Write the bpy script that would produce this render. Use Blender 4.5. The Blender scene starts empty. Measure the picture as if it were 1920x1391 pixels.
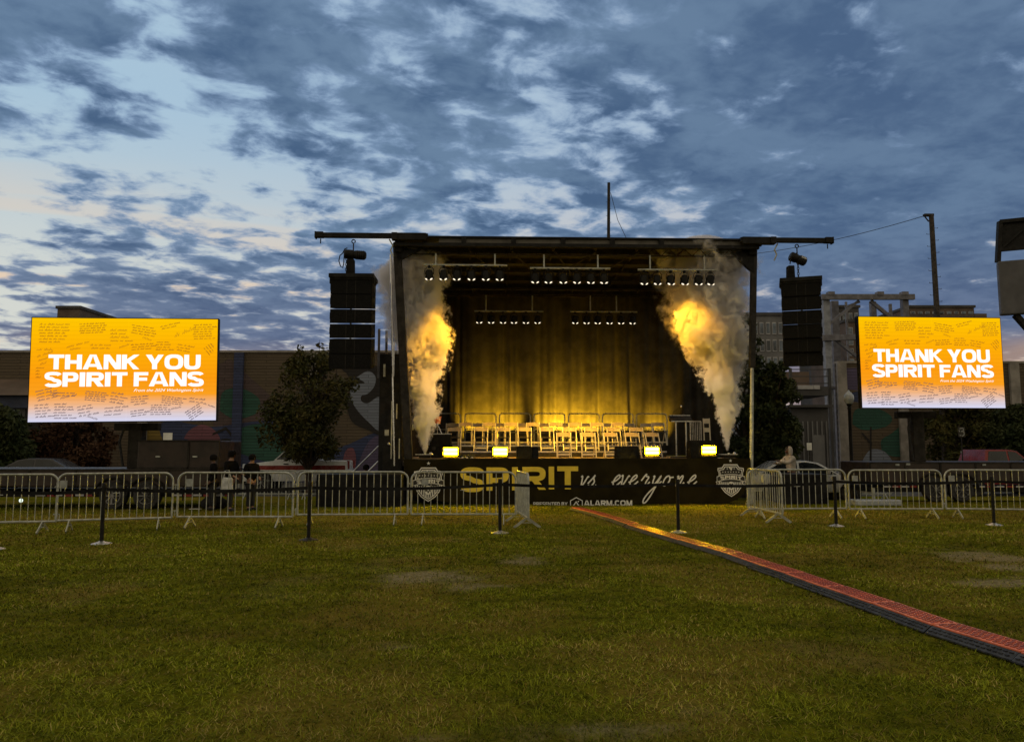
import bpy, bmesh, math, random
import numpy as np
from mathutils import Vector, Matrix, noise as mnoise
PI = math.pi
R = math.radians
random.seed(7)
rng = np.random.default_rng(11)
scene = bpy.context.scene
COL = scene.collection

# ------------------------------------------------------------------ camera
FPX, CX, CY, EYE = 1450.0, 960.0, 695.5, 1.6
PITCH = math.atan((840 - CY) / FPX)
cam_data = bpy.data.cameras.new('camera')
cam = bpy.data.objects.new('camera', cam_data)
COL.objects.link(cam)
cam.location = (0, 0, EYE)
cam.rotation_euler = (PI / 2 + PITCH, 0, 0)
cam_data.sensor_fit = 'HORIZONTAL'
cam_data.angle = 2 * math.atan(960 / FPX)
cam_data.clip_end = 3000
cam_data.clip_start = 0.1
scene.camera = cam
scene.view_settings.view_transform = 'Standard'
scene.view_settings.look = 'None'
scene.view_settings.exposure = 0.0
scene.view_settings.gamma = 1.0
scene.render.engine = 'CYCLES'
scene.cycles.use_denoising = True
scene.cycles.max_bounces = 6
scene.cycles.diffuse_bounces = 3
scene.cycles.glossy_bounces = 3
scene.cycles.volume_bounces = 3
scene.cycles.transparent_max_bounces = 8
scene.cycles.sample_clamp_indirect = 4.0
scene.cycles.volume_step_rate = 1.0
scene.cycles.volume_max_steps = 256


def lin(c):
    return tuple(((v / 255) / 12.92 if v / 255 <= 0.04045 else ((v / 255 + 0.055) / 1.055) ** 2.4) for v in c)


def ray(px, py):
    a, b = (px - CX) / FPX, (CY - py) / FPX
    return Vector((a, math.cos(PITCH) - b * math.sin(PITCH), math.sin(PITCH) + b * math.cos(PITCH)))


def at(px, py, Y):                       # the point on the line of sight at depth Y
    d = ray(px, py)
    return Vector((0, 0, EYE)) + d * (Y / d.y)


def gp(px, py, z=0.0):                   # the point on the ground under that line of sight
    d = ray(px, py)
    return Vector((0, 0, EYE)) + d * ((z - EYE) / d.z)


# ------------------------------------------------------------------ sky
class Nodes:
    def __init__(s, nt):
        s.nt = nt
        nt.nodes.clear()

    def n(s, kind, **kw):
        o = s.nt.nodes.new(kind)
        for k, v in kw.items():
            setattr(o, k, v)
        return o

    def put(s, sock, v):
        if v is None:
            return
        if isinstance(v, bpy.types.NodeSocket):
            s.nt.links.new(v, sock)
        else:
            if isinstance(v, (tuple, list)) and len(v) == 3 and sock.type == 'RGBA':
                v = (*v, 1)
            sock.default_value = v

    def math(s, op, a, b=None, c=None, clamp=False):
        o = s.n('ShaderNodeMath', operation=op, use_clamp=clamp)
        for i, v in enumerate((a, b, c)):
            if v is not None:
                s.put(o.inputs[i], v)
        return o.outputs[0]

    def vec(s, op, a, b=None, scale=None):
        o = s.n('ShaderNodeVectorMath', operation=op)
        s.put(o.inputs[0], a)
        if b is not None:
            s.put(o.inputs[1], b)
        if scale is not None:
            s.put(o.inputs['Scale'], scale)
        return o.outputs['Value'] if op in ('DOT_PRODUCT', 'LENGTH', 'DISTANCE') else o.outputs[0]

    def mix(s, f, a, b, blend='MIX'):
        o = s.n('ShaderNodeMix', data_type='RGBA', blend_type=blend)
        s.put(o.inputs[0], f)
        s.put(o.inputs[6], a)
        s.put(o.inputs[7], b)
        return o.outputs[2]

    def remap(s, v, a, b, c=0.0, d=1.0, smooth=True):
        o = s.n('ShaderNodeMapRange', interpolation_type='SMOOTHSTEP' if smooth else 'LINEAR')
        for i, x in enumerate((v, a, b, c, d)):
            s.put(o.inputs[i], x)
        return o.outputs[0]

    def noise(s, vec, scale, detail=4, rough=0.55, dist=0.0, lac=2.0):
        o = s.n('ShaderNodeTexNoise')
        s.put(o.inputs['Vector'], vec)
        for k, v in (('Scale', scale), ('Detail', detail), ('Roughness', rough), ('Distortion', dist), ('Lacunarity', lac)):
            o.inputs[k].default_value = v
        return o.outputs['Fac']


world = bpy.data.worlds.new('World')
scene.world = world
world.use_nodes = True
W = Nodes(world.node_tree)
tc = W.n('ShaderNodeTexCoord').outputs['Generated']
dirv = W.vec('NORMALIZE', tc)
sep = W.n('ShaderNodeSeparateXYZ')
W.put(sep.inputs[0], dirv)
dx, dy, dz = sep.outputs
zc = W.math('ADD', W.math('MAXIMUM', dz, 0.0), 0.115)
comb = W.n('ShaderNodeCombineXYZ')
W.put(comb.inputs[0], W.math('DIVIDE', dx, zc))
W.put(comb.inputs[1], W.math('DIVIDE', dy, zc))
rotn = W.n('ShaderNodeVectorRotate', rotation_type='Z_AXIS')
W.put(rotn.inputs['Vector'], comb.outputs[0])
rotn.inputs['Angle'].default_value = R(-20)
pv = W.vec('MULTIPLY', rotn.outputs[0], (0.92, 1.02, 1.0))


def blob(px, py, deg_in, deg_out):       # soft round region of the sky round one direction
    d = ray(px, py).normalized()
    return W.remap(W.vec('DOT_PRODUCT', dirv, tuple(d)), math.cos(R(deg_out)), math.cos(R(deg_in)))


big = W.noise(W.vec('ADD', pv, (3.1, 7.4, 0.0)), 2.4, 2, 0.5, 0.2)
mid = W.noise(W.vec('ADD', pv, (11.3, 2.2, 0.4)), 7.2, 9, 0.555, 0.25)
fine = W.noise(W.vec('ADD', pv, (1.7, 5.5, 2.0)), 16.0, 6, 0.58, 0.3)
cov = W.math('ADD', W.math('MULTIPLY', mid, 1.7), W.math('MULTIPLY', big, 0.35))
cov = W.math('ADD', cov, W.math('MULTIPLY', fine, 0.28))
for (px, py, r0, r1, w) in (
        (180, 360, 1, 15, -0.20), (620, 330, 1, 8, -.05), (300, 140, .5, 4, -0.10), (110, 380, 1, 9, -0.14), (420, 330, 1, 6, -.08),
        (100, 140, 1, 7, 0.30), (430, 90, 1, 6, .10), (230, 230, .5, 3, .10), (300, 560, 2, 9, 0.30), (60, 540, 2, 9, 0.15), (660, 560, 2, 8, 0.18),
        (1560, 350, 3, 24, 0.24), (1880, 200, 3, 22, 0.16), (1250, 60, 2, 12, 0.06), (640, 50, 2, 12, 0.14),
        (930, 420, 1, 9, 0.06), (980, 60, 1, 8, 0.08), (330, 80, 1, 5, .08), (1010, 160, 1, 6, -0.03), (640, 210, 1, 6, -0.05), (980, 290, 1, 5, -0.04),
        (600, 260, 0.5, 5, 0.10), (180, 405, 0.5, 4, 0.14), (830, 260, 1, 6, 0.14), (1620, 80, 0.5, 4, -0.14), (1240, 150, .5, 5, -.10),
        (1240, 425, 1, 5, -0.12), (1500, 190, .5, 5, -.08), (1000, 420, .5, 4, -.10)):
    cov = W.math('ADD', cov, W.math('MULTIPLY', blob(px, py, r0, r1), w))
cloud = W.remap(cov, 0.97, 1.27)
thick = W.remap(cov, 1.09, 1.42)
el = W.math('ARCSINE', dz)
# clear sky: pale blue overhead, cream low in the west; the physical sky under it
sky = W.n('ShaderNodeTexSky', sky_type='NISHITA', sun_disc=False)
sky.sun_elevation = R(2.0)
sky.sun_rotation = R(-70)
nish = W.vec('SCALE', sky.outputs[0], scale=0.10)
west = W.remap(W.vec('DOT_PRODUCT', dirv, tuple(Vector((-0.8, 0.6, 0.0)).normalized())), 0.35, 1.0)
clear_hi = W.mix(west, lin((176, 197, 218)), lin((170, 201, 223)))
clear_lo = W.mix(west, lin((214, 204, 198)), lin((216, 220, 214)))
clear = W.mix(W.remap(el, R(8), R(24)), clear_lo, clear_hi)
streak = W.noise(W.vec('MULTIPLY', pv, (0.5, 2.2, 1.0)), 1.3, 4, 0.5, 0.3)
peach = W.math('MULTIPLY', W.math('MULTIPLY', W.remap(streak, 0.47, 0.60), west), W.remap(el, R(20), R(9)))
clear = W.mix(W.math('MULTIPLY', peach, 0.9), clear, lin((236, 208, 180)))
clear = W.mix(0.08, clear, nish)
# clouds: slate blue above, greyer and mauve towards the horizon; lit rims are the thin parts
tone = W.math('ADD', W.math('MULTIPLY', W.noise(W.vec('ADD', pv, (21.0, 3.3, 1.0)), 3.0, 4, .5, .2), .7), W.math('MULTIPLY', fine, .3))
dark_hi = W.mix(W.remap(tone, 0.38, 0.62), lin((72, 98, 131)), lin((104, 130, 159)))
dark_lo = W.mix(W.remap(tone, 0.38, 0.62), lin((86, 100, 130)), lin((106, 118, 146)))
dark = W.mix(W.remap(el, R(5), R(17)), dark_lo, dark_hi)
lite = W.mix(W.remap(el, R(4), R(18)), lin((146, 153, 170)), lin((132, 158, 190)))
ccol = W.mix(thick, lite, dark)
east = W.remap(W.vec('DOT_PRODUCT', dirv, tuple(Vector((0.62, 0.75, 0.2)).normalized())), 0.75, 1.0)
ccol = W.mix(W.math('MULTIPLY', east, 0.25), ccol, lin((78, 98, 132)))
final = W.mix(cloud, clear, ccol)
# last light along the horizon
glow = W.math('MULTIPLY', W.remap(el, R(7.9), R(6.2)), W.remap(W.noise(pv, 0.5, 3), 0.35, 0.6))
final = W.mix(W.math('MULTIPLY', glow, 0.45), final, lin((224, 176, 120)))
final = W.mix(W.remap(dz, 0.0, -0.03), final, lin((40, 40, 40)))
# unseen sky overhead and behind camera, made warm and bright to light the scene
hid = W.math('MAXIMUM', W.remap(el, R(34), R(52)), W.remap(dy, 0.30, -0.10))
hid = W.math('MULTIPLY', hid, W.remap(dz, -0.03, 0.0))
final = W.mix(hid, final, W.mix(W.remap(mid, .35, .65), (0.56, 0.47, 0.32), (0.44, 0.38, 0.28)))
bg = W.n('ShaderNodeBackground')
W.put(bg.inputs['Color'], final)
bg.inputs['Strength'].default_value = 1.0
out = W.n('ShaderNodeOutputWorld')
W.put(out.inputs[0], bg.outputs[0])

sun_d = bpy.data.lights.new('sun', 'SUN')
sun_d.energy = 0.06
sun_d.angle = R(25)
sun_d.color = (1.0, 0.86, 0.72)
sun = bpy.data.objects.new('sun', sun_d)
COL.objects.link(sun)
sun.rotation_euler = (R(74), 0, R(-70))

# ------------------------------------------------------------------ materials
def mat(name, col, rough=0.6, metal=0.0, var=0.15, scale=6.0, bump=0.0, spec=0.5, col2=None, bscale=None):
    m = bpy.data.materials.new(name)
    m.use_nodes = True
    N = Nodes(m.node_tree)
    t = N.n('ShaderNodeTexCoord').outputs['Object']
    f = N.noise(t, scale, 5, 0.6)
    c2 = col2 if col2 is not None else tuple(max(0, v * (1 - 2 * var)) for v in col)
    c1 = col if col2 is not None else tuple(min(1, v * (1 + var)) for v in col)
    p = N.n('ShaderNodeBsdfPrincipled')
    N.put(p.inputs['Base Color'], N.mix(N.remap(f, 0.36, 0.64), c1, c2))
    N.put(p.inputs['Roughness'], N.remap(N.noise(t, scale * 2.7, 3), 0.3, 0.7, max(0.05, rough - 0.1), min(1, rough + 0.1)))
    p.inputs['Metallic'].default_value = metal
    p.inputs['Specular IOR Level'].default_value = spec
    if bump:
        b = N.n('ShaderNodeBump')
        b.inputs['Strength'].default_value = bump
        b.inputs['Distance'].default_value = 0.02
        N.put(b.inputs['Height'], N.noise(t, bscale or scale * 5, 4))
        N.put(p.inputs['Normal'], b.outputs[0])
    o = N.n('ShaderNodeOutputMaterial')
    N.put(o.inputs[0], p.outputs[0])
    return m


def emit(name, col, strength):
    m = bpy.data.materials.new(name)
    m.use_nodes = True
    N = Nodes(m.node_tree)
    e = N.n('ShaderNodeEmission')
    e.inputs[0].default_value = (*col, 1)
    e.inputs[1].default_value = strength
    o = N.n('ShaderNodeOutputMaterial')
    N.put(o.inputs[0], e.outputs[0])
    return m


M = {}
M['black_metal'] = mat('black_metal', (0.010, 0.0095, 0.009), 0.55, 0.0, 0.3, 5, 0.1, 0.2)
M['dark_steel'] = mat('dark_steel', (0.03, 0.026, 0.022), 0.55, 0.2, 0.25, 4, 0.1, 0.25)
M['galv'] = mat('galvanised_steel', (0.42, 0.44, 0.41), 0.42, 0.4, 0.14, 9, 0.05)
M['alu'] = mat('aluminium', (0.55, 0.55, 0.54), 0.35, 0.85, 0.12, 8)
M['chrome'] = mat('chrome', (0.6, 0.6, 0.6), 0.2, 1.0, 0.1, 8)
M['vinyl'] = mat('black_vinyl', (0.020, 0.0155, 0.004), 0.75, 0, 0.2, 1.5, 0.08, 0.08)
M['cloth'] = mat('black_cloth', (0.012, 0.012, 0.013), 0.9, 0, 0.3, 3, 0.2, 0.2)
M['cabinet'] = mat('cabinet_paint', (0.008, 0.008, 0.0078), 0.75, 0, 0.25, 7, 0.3, 0.12, bscale=120)
M['grille'] = mat('grille_metal', (0.009, 0.009, 0.009), 0.7, 0.0, 0.3, 40, 0.6, 0.12, bscale=300)
M['ivory'] = mat('ivory_resin', (0.62, 0.59, 0.50), 0.4, 0, 0.06, 8)
M['slat'] = mat('tan_slat', (0.50, 0.39, 0.24), 0.45, 0, 0.1, 9)
M['pad'] = mat('black_pad', (0.02, 0.02, 0.02), 0.5, 0, 0.2, 9)
M['plywood'] = mat('deck_board', (0.36, 0.26, 0.15), 0.6, 0, 0.2, 2.5, 0.1)
M['riser_top'] = mat('riser_board', (0.03, 0.027, 0.024), 0.7, 0, 0.2, 3)
M['riser'] = mat('riser_skirt', (0.016, 0.015, 0.013), 0.8, 0, 0.25, 5, 0.1)
M['tarp'] = mat('roof_tarp', (0.045, 0.042, 0.037), 0.7, 0, 0.15, 2, 0.15)
M['fascia'] = mat('roof_fascia', (0.10, 0.09, 0.075), 0.6, 0, 0.15, 3)
M['orange'] = mat('orange_plastic', (0.75, 0.17, 0.02), 0.5, 0, 0.08, 6)
M['rubber'] = mat('rubber', (0.02, 0.02, 0.022), 0.75, 0, 0.3, 12, 0.3)
M['ramp_black'] = mat('ramp_polyurethane', (0.035, 0.037, 0.042), 0.5, 0, 0.3, 10, 0.15)
M['ramp_red'] = mat('ramp_lid_red', (0.85, 0.20, 0.09), 0.37, 0, 0.15, 8, 0.1)
M['ramp_dark_red'] = mat('ramp_nub_red', (0.30, 0.055, 0.03), 0.45, 0, 0.15, 8)
M['yellow_print'] = mat('yellow_print', (0.88, 0.66, 0.05), 0.6, 0, 0.05, 3)
M['white_print'] = mat('white_print', (0.82, 0.82, 0.78), 0.6, 0, 0.05, 3)
M['dark_print'] = mat('dark_print', (0.03, 0.027, 0.022), 0.6, 0, 0.1, 3)
M['white_paint'] = mat('white_car_paint', (0.60, 0.62, 0.65), 0.25, 0, 0.05, 3)
M['grey_paint'] = mat('grey_car_paint', (0.035, 0.035, 0.04), 0.3, 0, 0.1, 3)
M['silver_paint'] = mat('silver_car_paint', (0.42, 0.45, 0.49), 0.25, 0.3, 0.05, 3)
M['red_paint'] = mat('red_car_paint', (0.20, 0.014, 0.012), 0.3, 0, 0.1, 3)
M['black_paint'] = mat('black_car_paint', (0.012, 0.011, 0.011), 0.28, 0, 0.2, 3)
M['brown_paint'] = mat('brown_trailer_paint', (0.028, 0.016, 0.012), 0.45, 0, 0.2, 3)
M['glass_dark'] = mat('tinted_glass', (0.012, 0.015, 0.018), 0.08, 0, 0.2, 3)
M['rim_metal'] = mat('dull_rim', (0.22, 0.22, 0.23), 0.4, 0.6, 0.4, 4)
M['reflector_red'] = mat('red_reflector', (0.20, 0.012, 0.012), 0.4, 0, 0.1, 9)
M['reflector_white'] = mat('white_reflector', (0.38, 0.38, 0.4), 0.4, 0, 0.1, 9)
M['placard'] = mat('grey_placard', (0.33, 0.35, 0.35), 0.5, 0, 0.1, 9)
M['beam_grey'] = mat('grey_beam_paint', (0.15, 0.15, 0.18), 0.55, 0, 0.15, 3, 0.05)
M['beam_pale'] = mat('pale_beam_paint', (0.24, 0.26, 0.31), 0.55, 0, 0.15, 3, 0.05)
M['board_grey'] = mat('scoreboard_back', (0.085, 0.085, 0.095), 0.6, 0, 0.1, 1.5)
M['bark'] = mat('bark', (0.06, 0.042, 0.028), 0.9, 0, 0.3, 8, 0.6)
M['wood_pole'] = mat('weathered_pole', (0.05, 0.04, 0.034), 0.85, 0, 0.25, 7, 0.3)
M['concrete'] = mat('concrete', (0.27, 0.25, 0.23), 0.85, 0, 0.15, 1.3, 0.2)
M['brick_far'] = mat('far_brown_cladding', (0.12, 0.085, 0.065), 0.8, 0, 0.15, 0.4)
M['far_grey'] = mat('far_grey_cladding', (0.15, 0.15, 0.155), 0.8, 0, 0.15, 0.4)
M['far_dark'] = mat('far_dark_cladding', (0.06, 0.058, 0.06), 0.8, 0, 0.15, 0.4)
M['far_glass'] = mat('far_window_glass', (0.10, 0.13, 0.17), 0.12, 0, 0.4, 0.7)
M['far_white'] = mat('far_white_trim', (0.42, 0.42, 0.44), 0.7, 0, 0.1, 1)
M['navy'] = mat('navy_cladding', (0.02, 0.03, 0.075), 0.6, 0, 0.2, 1)
M['lamp_glass'] = mat('lamp_globe_glass', (0.50, 0.55, 0.62), 0.25, 0, 0.1, 9)
M['skin'] = mat('skin', (0.30, 0.17, 0.12), 0.55, 0, 0.06, 20)
M['skin_dark'] = mat('skin_dark', (0.11, 0.06, 0.045), 0.55, 0, 0.06, 20)
M['hair'] = mat('hair', (0.006, 0.005, 0.004), 0.8, 0, 0.2, 60, 0, .1)
M['jacket'] = mat('black_jacket', (0.006, 0.0055, 0.006), 0.9, 0, 0.2, 12, 0.3, 0.1)
M['trousers'] = mat('dark_trousers', (0.016, 0.017, 0.022), 0.85, 0, 0.2, 12, 0.2)
M['hoodie'] = mat('white_hoodie', (0.40, 0.37, 0.34), 0.85, 0, 0.08, 9, 0.3)
M['bag'] = mat('pale_carrier_bag', (0.48, 0.50, 0.52), 0.6, 0, 0.15, 9, 0.3)
M['lens_warm'] = emit('lamp_lens', (1.0, 0.86, 0.62), 1.5)
M['blinder_led'] = emit('blinder_led', (1.0, 0.62, 0.0026), 380.0)
M['reflector_gold'] = mat('lamp_reflector', (0.55, 0.40, 0.006), 0.4, 0, 0.05, 5)
M['hoist_lamp'] = emit('status_lamp', (1.0, 0.72, 0.40), 1.6)
M['green_led'] = emit('green_led', (0.75, 1.0, 0.75), 1.5)
M['truck_lamp'] = emit('lit_lamp', (0.85, 1.0, 0.85), 1.2)


# ------------------------------------------------------------------ mesh helpers
class MB:
    """Collects shapes; build() links them as ONE mesh object."""
    def __init__(s):
        s.v, s.f, s.m, s.cur = [], [], [], 0

    def add(s, vs, fs, T=None):
        b = len(s.v)
        for p in vs:
            p = Vector(p)
            s.v.append(T @ p if T else p)
        for f in fs:
            s.f.append([b + i for i in f])
            s.m.append(s.cur)
        return s

    def box(s, c, d, rz=0, T=None):
        x, y, z = d[0] / 2, d[1] / 2, d[2] / 2
        L = Matrix.Translation(c) @ Matrix.Rotation(rz, 4, 'Z')
        L = T @ L if T else L
        return s.add([(-x, -y, -z), (x, -y, -z), (x, y, -z), (-x, y, -z), (-x, -y, z), (x, -y, z), (x, y, z), (-x, y, z)],
                     [(0, 3, 2, 1), (4, 5, 6, 7), (0, 1, 5, 4), (1, 2, 6, 5), (2, 3, 7, 6), (3, 0, 4, 7)], L)

    def beam(s, p0, p1, w, h, up=(0, 0, 1)):
        p0, p1 = Vector(p0), Vector(p1)
        d = (p1 - p0).normalized()
        u = Vector(up)
        if abs(d.dot(u)) > 0.98:
            u = Vector((0, 1, 0))
        x = d.cross(u).normalized()
        y = x.cross(d).normalized()
        vs = []
        for p in (p0, p1):
            for a, b in ((-1, -1), (1, -1), (1, 1), (-1, 1)):
                vs.append(p + x * a * w / 2 + y * b * h / 2)
        return s.add(vs, [(0, 1, 2, 3), (7, 6, 5, 4), (0, 4, 5, 1), (1, 5, 6, 2), (2, 6, 7, 3), (3, 7, 4, 0)])

    def path(s, pts, r, n=8, closed=False, radii=None, caps=True):
        pts = [Vector(p) for p in pts]
        k = len(pts)
        if radii is None:
            radii = [r] * k
        t0 = (pts[1] - pts[0]).normalized()
        a = Vector((0, 0, 1)) if abs(t0.z) < 0.9 else Vector((0, 1, 0))
        x = t0.cross(a).normalized()
        vs = []
        for i, p in enumerate(pts):
            if closed:
                t = (pts[(i + 1) % k] - pts[i - 1])
            else:
                t = pts[min(i + 1, k - 1)] - pts[max(i - 1, 0)]
            t = t.normalized()
            x = (x - t * x.dot(t)).normalized()
            y = t.cross(x)
            for j in range(n):
                q = 2 * PI * j / n
                vs.append(p + (x * math.cos(q) + y * math.sin(q)) * radii[i])
        fs = []
        for i in range(k if closed else k - 1):
            for j in range(n):
                a0, b0 = i * n + j, i * n + (j + 1) % n
                a1, b1 = ((i + 1) % k) * n + j, ((i + 1) % k) * n + (j + 1) % n
                fs.append((a0, b0, b1, a1))
        if not closed and caps:
            fs.append(tuple(range(n - 1, -1, -1)))
            fs.append(tuple((k - 1) * n + j for j in range(n)))
        return s.add(vs, fs)

    def tube(s, p0, p1, r, n=10, r1=None):
        return s.path([p0, p1], r, n, radii=[r, r if r1 is None else r1])

    def lathe(s, prof, c=(0, 0, 0), n=16, T=None):
        L = Matrix.Translation(c)
        L = T @ L if T else L
        vs, fs = [], []
        for r, z in prof:
            for j in range(n):
                q = 2 * PI * j / n
                vs.append((r * math.cos(q), r * math.sin(q), z))
        for i in range(len(prof) - 1):
            for j in range(n):
                fs.append((i * n + j, i * n + (j + 1) % n, (i + 1) * n + (j + 1) % n, (i + 1) * n + j))
        fs.append(tuple(range(n - 1, -1, -1)))
        fs.append(tuple((len(prof) - 1) * n + j for j in range(n)))
        return s.add(vs, fs, L)

    def prism(s, poly, axis_vec, T=None):
        """poly: 3-D points of one flat outline; extruded along axis_vec."""
        a = Vector(axis_vec)
        n = len(poly)
        vs = [Vector(p) for p in poly] + [Vector(p) + a for p in poly]
        fs = [tuple(range(n - 1, -1, -1)), tuple(range(n, 2 * n))]
        for i in range(n):
            j = (i + 1) % n
            fs.append((i, j, n + j, n + i))
        return s.add(vs, fs, T)

    def build(s, name, material, parent=None, loc=None, bevel=0, smooth=False, rz=0):
        me = bpy.data.meshes.new(name)
        me.from_pydata([tuple(v) for v in s.v], [], s.f)
        for m in (material if isinstance(material, (list, tuple)) else [material]):
            me.materials.append(m)
        if isinstance(material, (list, tuple)):
            me.polygons.foreach_set('material_index', s.m)
        bm = bmesh.new()
        bm.from_mesh(me)
        bmesh.ops.recalc_face_normals(bm, faces=bm.faces)
        if bevel:
            bmesh.ops.bevel(bm, geom=[e for e in bm.edges if len(e.link_faces) == 2 and e.calc_face_angle(0) > 0.5],
                            offset=bevel, segments=2, affect='EDGES', profile=0.6, clamp_overlap=True)
        bm.to_mesh(me)
        bm.free()
        if smooth:
            me.polygons.foreach_set('use_smooth', [True] * len(me.polygons))
            try:
                me.set_sharp_from_angle(angle=R(40))
            except Exception:
                pass
        o = bpy.data.objects.new(name, me)
        COL.objects.link(o)
        if parent is not None:
            o.parent = parent
        if loc is not None:
            o.location = loc
        o.rotation_euler.z = rz
        return o


def tag(o, label=None, cat=None, group=None, kind=None):
    for k, v in (('label', label), ('category', cat), ('group', group), ('kind', kind)):
        if v:
            o[k] = v
    return o


def empty(name, loc=(0, 0, 0), rz=0, label=None, cat=None, group=None):
    o = bpy.data.objects.new(name, None)
    o.empty_display_size = 0.2
    COL.objects.link(o)
    o.location = loc
    o.rotation_euler = (0, 0, rz)
    return tag(o, label, cat, group)


def copy_tree(o, parent=None):
    c = o.copy()
    COL.objects.link(c)
    if parent is not None:
        c.parent = parent
    for ch in list(o.children):
        copy_tree(ch, c)
    return c


def arc(cx, cy, r, a0, a1, n=6):
    return [(cx + r * math.cos(R(a0 + (a1 - a0) * i / n)), cy + r * math.sin(R(a0 + (a1 - a0) * i / n))) for i in range(n + 1)]


def smooth_line(pts, k=6):
    """Catmull-Rom through 2-D points."""
    P = [pts[0]] + list(pts) + [pts[-1]]
    out = []
    for i in range(1, len(P) - 2):
        p0, p1, p2, p3 = P[i - 1:i + 3]
        for j in range(k):
            t = j / k
            out.append(tuple(0.5 * (2 * p1[q] + (p2[q] - p0[q]) * t + (2 * p0[q] - 5 * p1[q] + 4 * p2[q] - p3[q]) * t * t
                                    + (3 * p1[q] - p0[q] - 3 * p2[q] + p3[q]) * t ** 3) for q in range(2)))
    out.append(tuple(pts[-1]))
    return out


# ------------------------------------------------------------------ lettering (flat shapes laid on a surface)
class Flat:
    """2-D shapes mapped onto a surface by fn(x, y, lift); each new shape is lifted a hair above the last."""
    def __init__(s, fn, step=0.0004):
        s.fn, s.mb, s.k, s.step = fn, MB(), 0, step

    def poly(s, pts):
        s.k += 1
        s.mb.add([s.fn(x, y, s.k * s.step) for x, y in pts], [tuple(range(len(pts)))])

    def strip(s, a, b):
        s.k += 1
        n = len(a)
        s.mb.add([s.fn(x, y, s.k * s.step) for x, y in list(a) + list(b)],
                 [(i, i + 1, n + i + 1, n + i) for i in range(n - 1)])

    def stroke(s, pts, w, w1=None, closed=False):
        """a ribbon of width w along pts"""
        n = len(pts)
        A, B = [], []
        for i in range(n):
            p, q = (pts[i - 1] if (i or closed) else pts[0]), (pts[(i + 1) % n] if (i < n - 1 or closed) else pts[-1])
            tx, ty = q[0] - p[0], q[1] - p[1]
            L = math.hypot(tx, ty) or 1
            ww = (w if w1 is None else w + (w1 - w) * i / (n - 1)) / 2
            nx, ny = -ty / L * ww, tx / L * ww
            A.append((pts[i][0] + nx, pts[i][1] + ny))
            B.append((pts[i][0] - nx, pts[i][1] - ny))
        if closed:
            A.append(A[0])
            B.append(B[0])
        s.strip(A, B)

    def build(s, name, m, parent):
        return s.mb.build(name, m, parent)


def sup(cx, cy, rx, ry, a0, a1, n=22, e=0.62):
    o = []
    for i in range(n + 1):
        a = R(a0 + (a1 - a0) * i / n)
        c, q = math.cos(a), math.sin(a)
        o.append((cx + rx * math.copysign(abs(c) ** e, c), cy + ry * math.copysign(abs(q) ** e, q)))
    return o


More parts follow.
